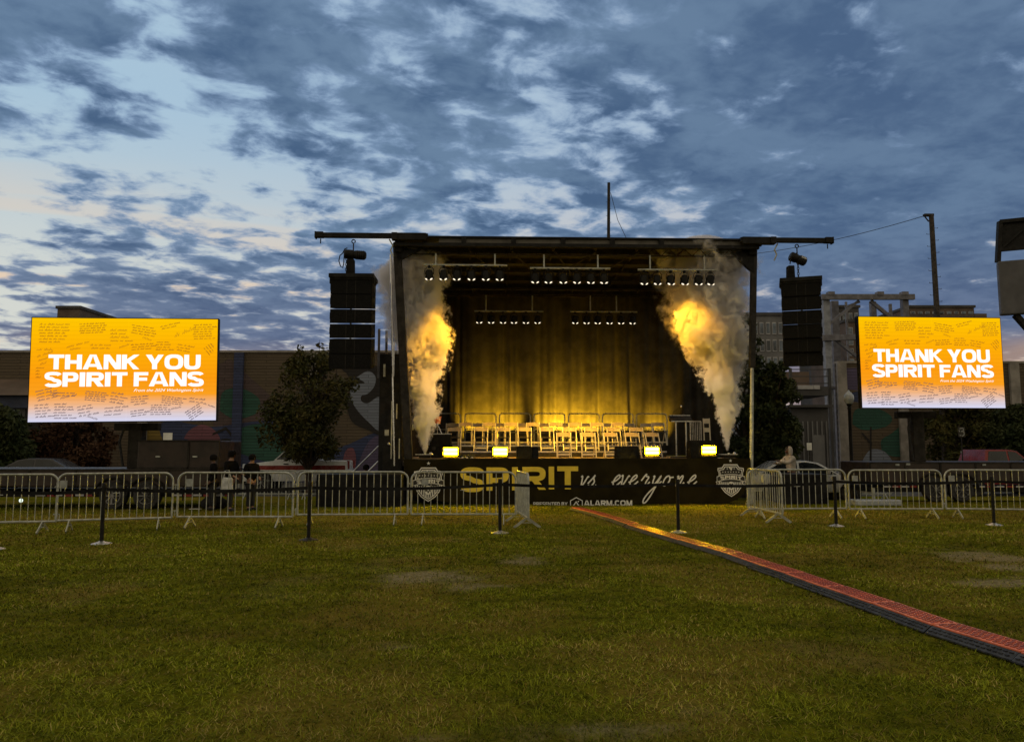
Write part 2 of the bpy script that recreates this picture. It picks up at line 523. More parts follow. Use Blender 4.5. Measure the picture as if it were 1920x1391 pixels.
def glyph(F, ch, x, y, H, W, v, h):
    """one heavy extended capital in a box W wide and H high; v, h = thickness of upright and level strokes"""
    def P(*pts):
        F.poly([(x + a, y + b) for a, b in pts])

    def ring(cx, cy, rx, ry, a0, a1, e=0.62, vv=None, hh=None):
        F.strip(sup(x + cx, y + cy, rx, ry, a0, a1, e=e), sup(x + cx, y + cy, rx - (vv or v), ry - (hh or h), a0, a1, e=e))

    def rect(a, b, c, d):
        P((a, b), (c, b), (c, d), (a, d))
    if ch == 'I':
        rect(0, 0, W, H)
    elif ch == 'T':
        rect(0, H - h, W, H)
        rect(W / 2 - v / 2, 0, W / 2 + v / 2, H - h)
    elif ch == 'H':
        rect(0, 0, v, H)
        rect(W - v, 0, W, H)
        rect(v, H / 2 - h / 2, W - v, H / 2 + h / 2)
    elif ch == 'A':
        t = v * 1.05
        P((0, 0), (t, 0), (W / 2 + 0.02 * W, H), (W / 2 - t * 0.62, H))
        P((W, 0), (W - t, 0), (W / 2 - 0.02 * W, H), (W / 2 + t * 0.62, H))
        P((W * 0.24, H * 0.17), (W * 0.76, H * 0.17), (W * 0.68, H * 0.17 + h * 0.85), (W * 0.32, H * 0.17 + h * 0.85))
    elif ch == 'N':
        rect(0, 0, v * .94, H)
        rect(W - v * .94, 0, W, H)
        P((0, H), (v * 1.15, H), (W, 0), (W - v * 1.15, 0))
    elif ch == 'M':
        rect(0, 0, v * .9, H)
        rect(W - v * .9, 0, W, H)
        P((0, H), (v * 1.1, H), (W / 2 + v * .45, 0), (W / 2 - v * .45, 0))
        P((W, H), (W - v * 1.1, H), (W / 2 - v * .45, 0), (W / 2 + v * .45, 0))
    elif ch == 'W':
        for k in (0, 1):
            o = W * .5 * k
            P((o, H), (o + v * .9, H), (o + W * .25 + v * .4, 0), (o + W * .25 - v * .4, 0))
            P((o + W * .5, H), (o + W * .5 - v * .9, H), (o + W * .25 - v * .4, 0), (o + W * .25 + v * .4, 0))
    elif ch == 'K':
        rect(0, 0, v, H)
        P((v * .9, H * .36), (v * .9, H * .66), (W - v * 1.15, H), (W, H))
        P((W * .42, H * .64), (v * 1.25, H * .44), (W - v * 1.2, 0), (W + v * .05, 0))
    elif ch == 'Y':
        P((0, H), (v * 1.15, H), (W / 2 + v * .5, H * .36), (W / 2 - v * .5, H * .36))
        P((W, H), (W - v * 1.15, H), (W / 2 - v * .5, H * .36), (W / 2 + v * .5, H * .36))
        rect(W / 2 - v * .5, 0, W / 2 + v * .5, H * .40)
    elif ch == 'O':
        ring(W / 2, H / 2, W / 2, H * .52, 0, 360, 0.72)
    elif ch == 'C':
        ring(W / 2, H / 2, W / 2, H * .52, 38, 322, 0.72)
    elif ch == 'G':
        ring(W / 2, H / 2, W / 2, H * .52, 38, 345, 0.72)
        rect(W * .55, H * .3, W, H * .52)
    elif ch == 'U':
        rect(0, H * .42, v, H)
        rect(W - v, H * .42, W, H)
        ring(W / 2, H * .42, W / 2, H * .44, 180, 360, 0.66)
    elif ch == 'D':
        rect(0, 0, v, H)
        ring(W * .42, H / 2, W * .58, H / 2, -90, 90, 0.7)
        rect(v, 0, W * .43, h)
        rect(v, H - h, W * .43, H)
    elif ch in 'PRB':
        rect(0, 0, v, H)
        b = H * .34 if ch == 'P' else H * .38
        if ch == 'B':
            b = H * .46
        c = (H + b) / 2
        ring(W * .56, c, W * .44, (H - b) / 2, -90, 90, 0.75, vv=v * .95)
        rect(v, H - h, W * .57, H)
        rect(v, b, W * .57, b + h)
        if ch == 'R':
            P((W * .38, b + h * .2), (W * .38 + v * 1.15, b + h * .2), (W * 1.02, 0), (W * 1.02 - v * 1.2, 0))
        if ch == 'B':
            ring(W * .56, (b + h) / 2, W * .46, (b + h) / 2, -90, 90, 0.75, vv=v * .95)
            rect(v, 0, W * .57, h)
    elif ch in 'FEL':
        rect(0, 0, v, H)
        if ch != 'L':
            rect(v, H - h, W, H)
            rect(v, H * .40, W * .93, H * .40 + h * .95)
        if ch != 'F':
            rect(v, 0, W, h)
    elif ch == 'S':
        c1, c2 = H * .74, H * .26
        rx, ry1, ry2 = W / 2 - v * .47, H * .27 - h * .5 + .02 * H, H * .27 - h * .5 + .02 * H
        top = sup(x + W / 2, y + c1, rx, ry1, 12, 180, 16, 0.7) + sup(x + W / 2, y + c1, rx, ry1, 180, 262, 8, 0.7)[1:]
        bot = sup(x + W / 2, y + c2, rx, ry2, 82, 0, 8, 0.7) + sup(x + W / 2, y + c2, rx, ry2, 0, -168, 16, 0.7)[1:]
        pts = top + bot
        n = len(pts)
        A, B = [], []
        for i in range(n):
            p, q = pts[max(0, i - 1)], pts[min(n - 1, i + 1)]
            tx, ty = q[0] - p[0], q[1] - p[1]
            L = math.hypot(tx, ty) or 1
            tx, ty = tx / L, ty / L
            w = (h * tx * tx + v * .95 * ty * ty) / 2
            A.append((pts[i][0] - ty * w, pts[i][1] + tx * w))
            B.append((pts[i][0] + ty * w, pts[i][1] - tx * w))
        F.strip(A, B)
    elif ch == '.':
        rect(0, 0, W, h * 1.1)


REL = {'I': .42, 'T': 1.04, 'H': 1.12, 'A': 1.34, 'N': 1.16, 'K': 1.18, 'Y': 1.22, 'O': 1.3, 'U': 1.14, 'S': 1.12, 'P': 1.03, 'R': 1.14,
       'F': .96, 'E': .96, 'L': .86, 'D': 1.1, 'B': 1.08, 'M': 1.34, 'C': 1.12, 'G': 1.15, 'W': 1.6, '.': .36, ' ': .32}


def heavy_text(F, txt, x0, x1, y, H, vf=.30, hf=.25, gap=.10):
    """fit txt between x0 and x1"""
    tot = sum(REL[c] for c in txt) + gap * (len(txt) - 1)
    k = (x1 - x0) / tot
    v = vf * k * 1.0
    x = x0
    for c in txt:
        w = REL[c] * k
        if c == 'I':
            glyph(F, c, x + (w - v * 1.08) / 2, y, H, v * 1.08, v, hf * H)
        elif c != ' ':
            glyph(F, c, x, y, H, w, v, hf * H)
        x += w + gap * k


CURSIVE = {   # single-stroke joined hand, x 0..w, y 0 base .. 1 x-height
    'v': (.9, [[(.0, .9), (.12, 1.0), (.25, .2), (.33, .02), (.5, .35), (.68, .95), (.8, .88)]]),
    's': (.8, [[(.0, .25), (.3, .72), (.5, 1.12), (.44, .82), (.62, .42), (.42, .02), (.05, .10)]]),
    'e': (.85, [[(.0, .35), (.35, .5), (.62, .82), (.52, 1.05), (.28, .85), (.16, .42), (.3, .05), (.58, .08), (.9, .45)]]),
    'r': (.75, [[(.0, .5), (.2, 1.0), (.3, 1.12), (.32, .92), (.6, .85), (.5, .4), (.52, .06), (.7, .15), (.85, .4)]]),
    'y': (.95, [[(.0, .85), (.12, .95), (.12, .45), (.25, .12), (.48, .4), (.72, .98), (.6, .3), (.42, -.7), (.18, -1.45), (-.08, -1.6), (-.16, -1.25), (.1, -.6), (.6, .05), (.95, .45)]]),
    'o': (.85, [[(.5, .98), (.22, .85), (.1, .4), (.25, .05), (.52, .15), (.66, .55), (.55, .92), (.6, .8), (.95, .85)]]),
    'n': (.95, [[(.0, .85), (.12, .95), (.12, .5), (.08, .05), (.2, .55), (.45, .98), (.56, .8), (.5, .3), (.6, .05), (.85, .35)]]),
    '.': (.3, [[(.05, .02), (.12, .12)]]),
    ' ': (.55, []),
}


def cursive_text(F, txt, x, y, s, w, slant=.35):
    for ch in txt:
        wd, strokes = CURSIVE[ch]
        for st in strokes:
            F.stroke(smooth_line([(x + (a + slant * b) * s, y + b * s) for a, b in st], 5), w)
        x += wd * s
    return x


def scribble(F, x, y, w, h, lines, sw, ang, seed):
    """a block of illegible handwriting"""
    r = random.Random(seed)
    ca, sa = math.cos(ang), math.sin(ang)
    lh = h / lines
    for i in range(lines):
        yy = -lh * (i + .5)
        xx = r.uniform(0, .06) * w
        end = w * r.uniform(.72, 1.0)
        while xx < end:
            n = r.randint(3, 8)
            pts = []
            step = lh * .26
            tall = r.random() < .5
            for k in range(n * 2):
                up = (k % 2) * lh * r.uniform(.28, .5)
                if tall and k % 6 == 3:
                    up += lh * .25
                px_, py_ = xx + k * step * .6 + up * .25, yy + up - lh * .15
                pts.append((x + px_ * ca - py_ * sa, y + px_ * sa + py_ * ca))
            F.stroke(smooth_line(pts, 2), sw)
            xx += n * 2 * step * .6 + lh * .35


def font_mesh(txt, size, shear=0.0, bold=0.0):
    c = bpy.data.curves.new('lettering', 'FONT')
    c.body = txt
    c.size = size
    c.shear = shear
    c.offset = bold
    c.resolution_u = 3
    o = bpy.data.objects.new('lettering', c)
    COL.objects.link(o)
    me = bpy.data.meshes.new_from_object(o.evaluated_get(bpy.context.evaluated_depsgraph_get()))
    bpy.data.objects.remove(o)
    vs = [(v.co.x, v.co.y) for v in me.vertices]
    fs = [tuple(p.vertices) for p in me.polygons]
    bpy.data.meshes.remove(me)
    return vs, fs


def font_text(F, txt, x0, x1, y, H, shear=0.0):
    vs, fs = font_mesh(txt, 1.0, shear)
    ax, bx = min(v[0] for v in vs), max(v[0] for v in vs)
    F.k += 1
    kx = (x1 - x0) / (bx - ax)
    F.mb.add([F.fn(x0 + (a - ax) * kx, y + b * H / .73, F.k * F.step) for a, b in vs], fs)

# ------------------------------------------------------------------ ground
def sstep(a, b, x):
    t = np.clip((x - a) / (b - a), 0, 1)
    return t * t * (3 - 2 * t)


_lat = rng.random((64, 64))


def vnoise(x, y):
    xi, yi = np.floor(x).astype(int), np.floor(y).astype(int)
    fx, fy = x - xi, y - yi
    fx, fy = fx * fx * (3 - 2 * fx), fy * fy * (3 - 2 * fy)
    g = lambda a, b: _lat[a % 64, b % 64]
    return (g(xi, yi) * (1 - fx) + g(xi + 1, yi) * fx) * (1 - fy) + (g(xi, yi + 1) * (1 - fx) + g(xi + 1, yi + 1) * fx) * fy


def fbm(x, y, o=4, r=.5):
    s, a, t = 0, 1, 0
    for i in range(o):
        s = s + a * vnoise(x * 2 ** i + 17.3 * i, y * 2 ** i + 5.1 * i)
        t += a
        a *= r
    return s / t


def gz(x, y):
    x, y = np.asarray(x, float), np.asarray(y, float)
    return -0.36 * sstep(23.5, 29.5, y) + 0.05 * (fbm(x * .35, y * .35, 3) - .5) * (1 - sstep(24, 26, y))


def gz1(x, y):
    return float(gz(x, y))


BARE = [(gp(800, 1082), .9, .6, .85), (gp(880, 1098), .7, .35, .6), (gp(1840, 1042), .75, .5, 1.0), (gp(1895, 1062), .6, .35, .9), (gp(1870, 1090), .8, .35, 1.0),
        (gp(1200, 1225), .4, .2, .3), (gp(1300, 1330), .4, .14, .5), (gp(1120, 1372), .7, .15, .6), (gp(600, 1225), .3, .08, .4),
        (gp(980, 1050), .5, .5, .7), (gp(760, 1210), .3, .12, .5), (gp(1180, 1305), .3, .08, .4), (gp(500, 1330), .4, .1, .3), (gp(1560, 1240), .35, .12, .25),
        (gp(830, 1385), .5, .12, .4), (gp(1840, 1330), .3, .1, .4)]
STRAW = [(gp(690, 1155), .9, .28, 1.0), (gp(930, 1168), .7, .22, 1.0), (gp(990, 1150), .5, .2, .9), (gp(390, 1190), .5, .2, .5), (gp(210, 1272), .12, .08, .8)]


def blobs(lst, x, y):
    s = np.zeros_like(x)
    wob = .6 + .9 * fbm(x * 3.1, y * 3.1, 3)
    for c, rx, ry, w in lst:
        s = np.maximum(s, w * np.exp(-(((x - c.x) / (rx)) ** 2 + ((y - c.y) / (ry * 1.6)) ** 2) * wob ** 2 * 1.3))
    return s


def lawn_state(x, y):
    """bare earth 0..1 and straw 0..1 at a place"""
    bare = sstep(.22, .80, blobs(BARE, x, y) * (.15 + 1.75 * fbm(x * 3.5, y * 5.5, 4, .65))) * .8 + .95 * sstep(.60, .78, fbm(x * 1.1 + 9, y * 1.1, 4)) * sstep(.5, .66, fbm(x * .3, y * .3 + 4, 2)) * .15
    straw = blobs(STRAW, x, y) + .75 * sstep(.44, .68, fbm(x * .8 + 31, y * .8, 4)) + .35 * sstep(.5, .75, fbm(x * 4, y * 4, 2))
    straw = straw + .9 * sstep(16.4, 17.2, y) * (1 - sstep(18.6, 19.8, y)) * (.5 + .7 * fbm(x * 1.3, y * 2, 3))
    return np.clip(bare, 0, 1), np.clip(straw, 0, 1)


gx = np.concatenate([[-1800, -700, -300, -150, -80, -50, -35, -25, -18], np.linspace(-15, 15, 231), [18, 25, 35, 50, 80, 150, 300, 700, 1800]])
gy = np.concatenate([[-400, -60, -15, -4, 0], np.linspace(2, 26, 185), np.linspace(26.6, 37, 14), [45, 70, 120, 250, 500, 1000, 2400]])
GX, GY = np.meshgrid(gx, gy)
GZ = gz(GX, GY)
nx, ny = len(gx), len(gy)
me = bpy.data.meshes.new('lawn')
idx = np.arange(nx * ny).reshape(ny, nx)
quads = np.stack([idx[:-1, :-1], idx[:-1, 1:], idx[1:, 1:], idx[1:, :-1]], -1).reshape(-1, 4)
me.from_pydata(np.stack([GX, GY, GZ], -1).reshape(-1, 3).tolist(), [], quads.tolist())
bare, straw = lawn_state(GX.ravel(), GY.ravel())
att = me.color_attributes.new('wear', 'FLOAT_COLOR', 'POINT')
att.data.foreach_set('color', np.stack([bare, straw, bare * 0, bare * 0 + 1], -1).astype(np.float32).ravel())
me.polygons.foreach_set('use_smooth', [True] * len(me.polygons))
lawn = bpy.data.objects.new('lawn', me)
COL.objects.link(lawn)
tag(lawn, 'worn mown lawn sloping away behind the stage', 'ground', kind='structure')
m = bpy.data.materials.new('lawn_soil')
m.use_nodes = True
N = Nodes(m.node_tree)
wa = N.n('ShaderNodeVertexColor', layer_name='wear')
sp = N.n('ShaderNodeSeparateColor')
N.put(sp.inputs[0], wa.outputs[0])
t = N.n('ShaderNodeTexCoord').outputs['Object']
tz = N.vec('MULTIPLY', t, (1.0, .55, 1.0))
f1, f2, f3 = N.noise(t, 2.2, 6, .65), N.noise(tz, 30, 5, .7), N.noise(tz, 9, 6, .7)
turf = N.mix(N.remap(f3, .35, .68), (0.048, 0.058, 0.003), (0.150, 0.150, 0.009))
turf = N.mix(N.math('MULTIPLY', sp.outputs[1], .6), turf, (0.21, 0.145, 0.030))
turf = N.mix(N.math('MULTIPLY', N.remap(f2, .5, .7), .5), turf, (0.23, 0.18, 0.045))
soil = N.mix(N.remap(f2, .35, .65), (0.18, 0.15, 0.085), (0.33, 0.28, 0.18))
c = N.mix(N.math('MULTIPLY', sp.outputs[0], N.remap(f3, .25, .55, .55, 1.0)), turf, soil)
p = N.n('ShaderNodeBsdfPrincipled')
N.put(p.inputs['Base Color'], c)
p.inputs['Roughness'].default_value = 0.95
p.inputs['Specular IOR Level'].default_value = 0.0
b = N.n('ShaderNodeBump')
b.inputs['Strength'].default_value = 0.9
b.inputs['Distance'].default_value = 0.05
N.put(b.inputs['Height'], N.math('ADD', N.math('MULTIPLY', f3, 1.0), N.math('MULTIPLY', f2, .5)))
N.put(p.inputs['Normal'], b.outputs[0])
o = N.n('ShaderNodeOutputMaterial')
N.put(o.inputs[0], p.outputs[0])
me.materials.append(m)

# grass blades: one object, short matted turf, thinned over the bare earth
NB = 430000
u = rng.random(NB)
Y0, Y1, q = 3.4, 23.0, -0.55
Yb = (Y0 ** (q + 1) + u * (Y1 ** (q + 1) - Y0 ** (q + 1))) ** (1 / (q + 1))
Xb = (rng.random(NB) * 2 - 1) * (0.70 * Yb + .6)
cl = fbm(Xb * 6, Yb * 6, 2)
bare, straw = lawn_state(Xb, Yb)
keep = (rng.random(NB) > bare * .93) & (rng.random(NB) < .35 + 1.1 * cl)
Xb, Yb, bare, straw, cl = Xb[keep], Yb[keep], bare[keep], straw[keep], cl[keep]
n = len(Xb)
ln = (.022 + .034 * rng.random(n) ** 1.6) * (.75 + .6 * cl) * np.clip(Yb / 12, 1, 1.25)
wd = .0022 * np.clip(Yb / 4.5, 1, 2.6) * (.7 + .6 * rng.random(n))
az = rng.random(n) * 2 * PI
tilt = R(25) + R(58) * rng.random(n) ** .7
dirx, diry, dirz = np.cos(az) * np.sin(tilt), np.sin(az) * np.sin(tilt), np.cos(tilt)
sx, sy = -np.sin(az) * wd, np.cos(az) * wd
Zb = gz(Xb, Yb) - .002
base = np.stack([Xb, Yb, Zb], -1)
side = np.stack([sx, sy, np.zeros(n)], -1)
dv = np.stack([dirx, diry, dirz], -1)
midp = base + dv * ln[:, None] * .55
bend = np.stack([dirx * .5, diry * .5, -.25 * np.ones(n)], -1)
tip = midp + (dv * .5 + bend * .35) * ln[:, None]
V = np.stack([base - side, base + side, midp + side * .75, midp - side * .75, tip], 1).reshape(-1, 3)
V[:, 2] = np.maximum(V[:, 2], np.repeat(Zb, 5) + .001)
ids = np.arange(n) * 5
loops = np.concatenate([np.stack([ids, ids + 1, ids + 2, ids + 3], -1), np.stack([ids + 3, ids + 2, ids + 4], -1)], 1)  # 7 loops per blade
me = bpy.data.meshes.new('grass')
me.vertices.add(n * 5)
me.vertices.foreach_set('co', V.astype(np.float32).ravel())
me.loops.add(n * 7)
me.loops.foreach_set('vertex_index', loops.astype(np.int32).ravel())
me.polygons.add(n * 2)
st = np.stack([np.arange(n) * 7, np.arange(n) * 7 + 4], -1)
me.polygons.foreach_set('loop_start', st.astype(np.int32).ravel())
me.update(calc_edges=True)
dry = rng.random(n) < (.07 + .34 * straw + .25 * bare)
r1 = rng.random(n)[:, None]
green = np.array([.070, .090, .006]) * (1 - r1) + np.array([.220, .240, .016]) * r1
tan = np.array([.17, .12, .018]) * (1 - r1) + np.array([.36, .29, .09]) * r1
colr = np.where(dry[:, None], tan, green)
mott = .52 + .55 * sstep(.32, .68, fbm(Xb * 1.6 + 3, Yb * 3.2, 4)) + .42 * sstep(.35, .65, fbm(Xb * .5, Yb * .55 + 8, 3))
colr = colr * mott[:, None]
colr = np.repeat(np.concatenate([colr, np.ones((n, 1))], 1), 5, 0)
att = me.color_attributes.new('tint', 'FLOAT_COLOR', 'POINT')
att.data.foreach_set('color', colr.astype(np.float32).ravel())
grass = bpy.data.objects.new('grass', me)
COL.objects.link(grass)
tag(grass, 'short matted grass blades covering the lawn', 'grass', kind='stuff')
m = bpy.data.materials.new('grass_blade')
m.use_nodes = True
N = Nodes(m.node_tree)
p = N.n('ShaderNodeBsdfPrincipled')
N.put(p.inputs['Base Color'], N.n('ShaderNodeVertexColor', layer_name='tint').outputs[0])
p.inputs['Roughness'].default_value = 0.8
p.inputs['Specular IOR Level'].default_value = 0.04
o = N.n('ShaderNodeOutputMaterial')
N.put(o.inputs[0], p.outputs[0])
me.materials.append(m)

M['asphalt'] = mat('asphalt', (0.05, 0.05, 0.05), 0.9, 0, 0.2, 0.8, 0.2)
mb = MB()
ys = np.array([34.0, 60, 140])
mb.add([(-140, 32, -.356), (140, 32, -.356), (140, 140, -.356), (-140, 140, -.356)], [(0, 1, 2, 3)])
tag(mb.build('parking_lot', M['asphalt']), 'dark asphalt lot behind the stage', 'road', kind='structure')

# ------------------------------------------------------------------ mural walls, far buildings
def wall_mat(name, c1, c2):
    m = bpy.data.materials.new(name)
    m.use_nodes = True
    N = Nodes(m.node_tree)
    t = N.n('ShaderNodeTexCoord').outputs['Object']
    sp = N.n('ShaderNodeSeparateXYZ')
    N.put(sp.inputs[0], t)
    cb = N.n('ShaderNodeCombineXYZ')
    N.put(cb.inputs[0], sp.outputs[0])
    N.put(cb.inputs[1], sp.outputs[2])
    br = N.n('ShaderNodeTexBrick')
    N.put(br.inputs['Vector'], cb.outputs[0])
    br.inputs['Scale'].default_value = 1.0
    br.inputs['Brick Width'].default_value = 2.4
    br.inputs['Row Height'].default_value = 0.17
    br.inputs['Mortar Size'].default_value = 0.014
    br.inputs['Color1'].default_value = (*c1, 1)
    br.inputs['Color2'].default_value = (*c2, 1)
    br.inputs['Mortar'].default_value = (*[v * .35 for v in c1], 1)
    st = N.noise(t, .6, 5, .6)
    p = N.n('ShaderNodeBsdfPrincipled')
    N.put(p.inputs['Base Color'], N.mix(N.remap(st, .4, .7, 0, .4), br.outputs[0], tuple(v * .6 for v in c1)))
    p.inputs['Roughness'].default_value = .9
    b = N.n('ShaderNodeBump')
    b.inputs['Strength'].default_value = .7
    b.inputs['Distance'].default_value = .05
    N.put(b.inputs['Height'], N.math('ADD', N.math('MULTIPLY', br.outputs[1], -1.0), N.noise(t, 5, 4)))
    N.put(p.inputs['Normal'], b.outputs[0])
    o = N.n('ShaderNodeOutputMaterial')
    N.put(o.inputs[0], p.outputs[0])
    return m


M['block_tan'] = wall_mat('tan_stone_block', (0.112, 0.085, 0.055), (0.092, 0.070, 0.048))
for nm, c in (('paint_green', (.03, .10, .075)), ('paint_blue', (.045, .06, .14)), ('paint_pink', (.20, .08, .11)), ('paint_pale', (.22, .25, .32)),
              ('paint_violet', (.11, .09, .17)), ('paint_ochre', (.22, .15, .03)), ('paint_dark', (.025, .022, .022)), ('paint_teal', (.05, .20, .18)),
              ('paint_dusk', (.10, .07, .07))):
    M[nm] = wall_mat(nm, c, tuple(v * .75 for v in c))


def wall(label, p0, p1, z0, z1, posts, shapes):
    """a sound wall along p0-p1 with pilasters and painted patches; shapes in pixels"""
    p0, p1 = Vector((p0[0], p0[1], 0)), Vector((p1[0], p1[1], 0))
    L = (p1 - p0).length
    ang = math.atan2(p1.y - p0.y, p1.x - p0.x)
    root = empty('mural_wall', (p0.x, p0.y, z0), ang, label, 'wall')
    H = z1 - z0
    MB().box((L / 2, .2, H / 2), (L, .4, H)).build('wall_body', M['block_tan'], root)
    MB().box((L / 2, .2, H + .06), (L + .1, .56, .12)).build('coping', M['concrete'], root)
    d = (p1 - p0).normalized()
    nrm = Vector((d.y, -d.x, 0))

    def loc(px, py):
        r = ray(px, py)
        o = Vector((0, 0, EYE))
        t = (p0 - o).dot(nrm) / r.dot(nrm)
        q = o + r * t
        return (q - p0).dot(d), q.z - z0
    for px, mt in posts:
        u, _ = loc(px, 800)
        MB().box((u, -.09, H / 2 - .01), (.55, .18, H - .02)).build('pilaster', mt, root, bevel=.02)
    for k, (nm, pts, closed) in enumerate(shapes):
        pp = [loc(*q) for q in (smooth_line(list(pts) + [pts[0]], 6)[:-1] if closed else pts)]
        F = Flat(lambda x, y, e: Vector((x, -.006 - k * .004 - e, min(max(y, .01), H - .02))))
        F.poly(pp)
        F.build('mural_patch', M[nm], root)
    return root


WY = 45.0
def wx(px):
    return at(px, 760, WY).x


zt = at(560, 661, WY).z
wall('long tan block wall with a painted mural, left of the stage and behind the leafy tree', (wx(-160), WY), (wx(1010), WY), -.6, zt,
     [(268, M['concrete']), (445, M['paint_blue']), (585, M['concrete'])],
     [('paint_dusk', [(400, 900), (400, 690), (430, 672), (500, 735), (560, 800), (600, 830), (600, 905)], False),
      ('paint_blue', [(300, 905), (300, 795), (400, 800), (520, 790), (620, 840), (716, 812), (716, 905)], True),
      ('paint_green', [(412, 770), (418, 735), (452, 728), (486, 748), (480, 775), (440, 785)], True),
      ('paint_green', [(450, 850), (445, 810), (480, 795), (530, 800), (560, 840), (520, 868)], True),
      ('paint_pink', [(345, 822), (356, 806), (380, 796), (402, 806), (412, 826), (380, 830)], True),
      ('paint_ochre', [(248, 826), (252, 796), (296, 797), (306, 827)], False),
      ('paint_dark', [(405, 850), (412, 826), (432, 824), (438, 846), (425, 864)], True),
      ('paint_dark', [(650, 700), (640, 690), (655, 684), (716, 692), (713, 760), (700, 772), (712, 780), (716, 815), (690, 806), (660, 790), (650, 752), (664, 728)], True),
      ('paint_pale', [(668, 708), (690, 696), (704, 706), (702, 724), (690, 738), (678, 742), (678, 752), (690, 756), (714, 746), (714, 806), (692, 792), (668, 766), (656, 740), (664, 722), (684, 718)], True),
      ('paint_pink', [(640, 880), (648, 846), (662, 840), (668, 862), (662, 890)], True),
      ('paint_violet', [(668, 880), (690, 830), (716, 820), (716, 890)], True),
      ('paint_dark', [(430, 806), (424, 800), (400, 812), (398, 816), (424, 806), (446, 834), (448, 830)], False)])
zr = at(1890, 681, WY).z
wall('tan block wall with green painted trees, right of the stage behind the lamp post', (wx(1574), WY), (wx(2080), WY), -.6, zr,
     [(1581, M['concrete']), (1694, M['concrete']), (1906, M['concrete'])],
     [('paint_violet', [(1573, 745), (1588, 730), (1640, 735), (1700, 725), (1700, 690), (1573, 690)], False),
      ('paint_blue', [(1590, 752), (1596, 738), (1620, 732), (1650, 740), (1640, 755)], True),
      ('paint_green', [(1598, 795), (1604, 768), (1640, 764), (1672, 782), (1660, 800), (1620, 806)], True),
      ('paint_green', [(1655, 850), (1652, 826), (1672, 812), (1700, 790), (1712, 800), (1714, 834), (1690, 856)], True),
      ('paint_teal', [(1692, 850), (1692, 802), (1699, 796), (1698, 850)], False),
      ('paint_pale', [(1612, 872), (1628, 846), (1645, 842), (1662, 850), (1672, 874)], True),
      ('paint_dark', [(1630, 868), (1631, 800), (1634, 800), (1634, 868)], False),
      ('paint_dark', [(1634, 836), (1614, 812), (1617, 811), (1635, 830)], False),
      ('paint_ochre', [(1902, 770), (1899, 760), (1908, 720), (1910, 780)], True)])


def block(name, label, px0, px1, pyt, Y, depth, mt, floors=0, bays=0, pyb=None, wm='far_glass', extra=None, zb=-.9, rz=0):
    """a far building: body, roof parapet, windows, each a part"""
    a, b = at(px0, pyt, Y), at(px1, pyt, Y)
    root = empty(name, ((a.x + b.x) / 2, Y, zb), rz, label, 'building')
    w, h = b.x - a.x, a.z - zb
    MB().box((0, depth / 2, h / 2), (w, depth, h)).build('wall', mt, root)
    MB().box((0, depth / 2, h + .15), (w + .3, depth + .3, .3)).build('roof', M['far_dark'], root)
    if floors:
        zlo = at(px0, pyb, Y).z - zb
        fh = (h - .4 - zlo) / floors
        for i in range(floors):
            for j in range(bays):
                x = -w / 2 + (j + .5) * w / bays
                z = zlo + (i + .5) * fh
                f = MB().box((x, -.03, z), (w / bays * .62, .10, fh * .68)).build('window', M['far_white'] if wm == 'far_glass' else M['far_dark'], root)
                MB().box((x, -.085, z), (w / bays * .52, .02, fh * .58)).build('pane', M[wm], f)
    return root


block('apartment_building', 'grey apartment block with balconied windows behind the right hand tree', 1386, 1468, 592, 75, 14, M['far_grey'], 4, 7, 730)
block('apartment_building', 'dark flat roofed tower framed by the grey steel gantry', 1566, 1610, 577, 90, 12, M['far_dark'], 5, 4, 700)
block('office_building', 'brown block glimpsed between the gantry columns, lower than the dark tower', 1584, 1670, 604, 84, 10, M['brick_far'], 4, 5, 690)
rb = block('warehouse', 'wide brown flat roofed building above the right hand screen', 1704, 1826, 577, 95, 20, M['brick_far'], 1, 9, 590, wm='far_glass')
q = at(1838, 588, 95) - Vector(rb.location)
MB().box((q.x, 6, q.z / 2), (at(1850, 588, 95).x - at(1826, 588, 95).x, 12, q.z)).build('annex', M['brick_far'], rb)
block('brown_building', 'brown building with a long sloping top behind the left hand screen', 108, 150, 579, 80, 16, M['brick_far'])
r = empty('low_building', (at(0, 800, 46).x, 43.5, -.9), 0, 'low brown pitched roof building with a navy band left of the left hand screen', 'building')
zz = lambda py: at(0, py, 43.5).z + .9
MB().box((-4, 1, zz(742) / 2), (14, 2, zz(742))).build('wall', M['far_dark'], r)
MB().prism([(-11, -.6, zz(742)), (-11, 3, zz(682)), (-11, 6, zz(742))], (15.5, 0, 0)).build('roof', M['brick_far'], r)
MB().box((-4, -.12, (zz(742) + zz(765)) / 2), (15, .2, zz(742) - zz(765))).build('awning', M['navy'], r)
for k in range(9):
    MB().box((-10 + k * 1.5, -.05, (zz(768) + zz(782)) / 2), (1.1, .1, zz(768) - zz(782))).build('window', M['far_glass'], r)


# ------------------------------------------------------------------ trees
def leaf_mat(name, c1, c2):
    m = bpy.data.materials.new(name)
    m.use_nodes = True
    N = Nodes(m.node_tree)
    t = N.n('ShaderNodeTexCoord').outputs['Object']
    p = N.n('ShaderNodeBsdfPrincipled')
    N.put(p.inputs['Base Color'], N.mix(N.remap(N.noise(t, 1.3, 6, .7), .35, .65), c1, c2))
    p.inputs['Roughness'].default_value = .7
    p.inputs['Specular IOR Level'].default_value = .2
    o = N.n('ShaderNodeOutputMaterial')
    N.put(o.inputs[0], p.outputs[0])
    return m


M['leaf_olive'] = leaf_mat('leaf_olive', (.034, .042, .009), (.084, .070, .016))
M['leaf_green'] = leaf_mat('leaf_green', (.022, .036, .012), (.05, .058, .018))
M['leaf_rust'] = leaf_mat('leaf_rust', (.05, .022, .012), (.08, .042, .02))


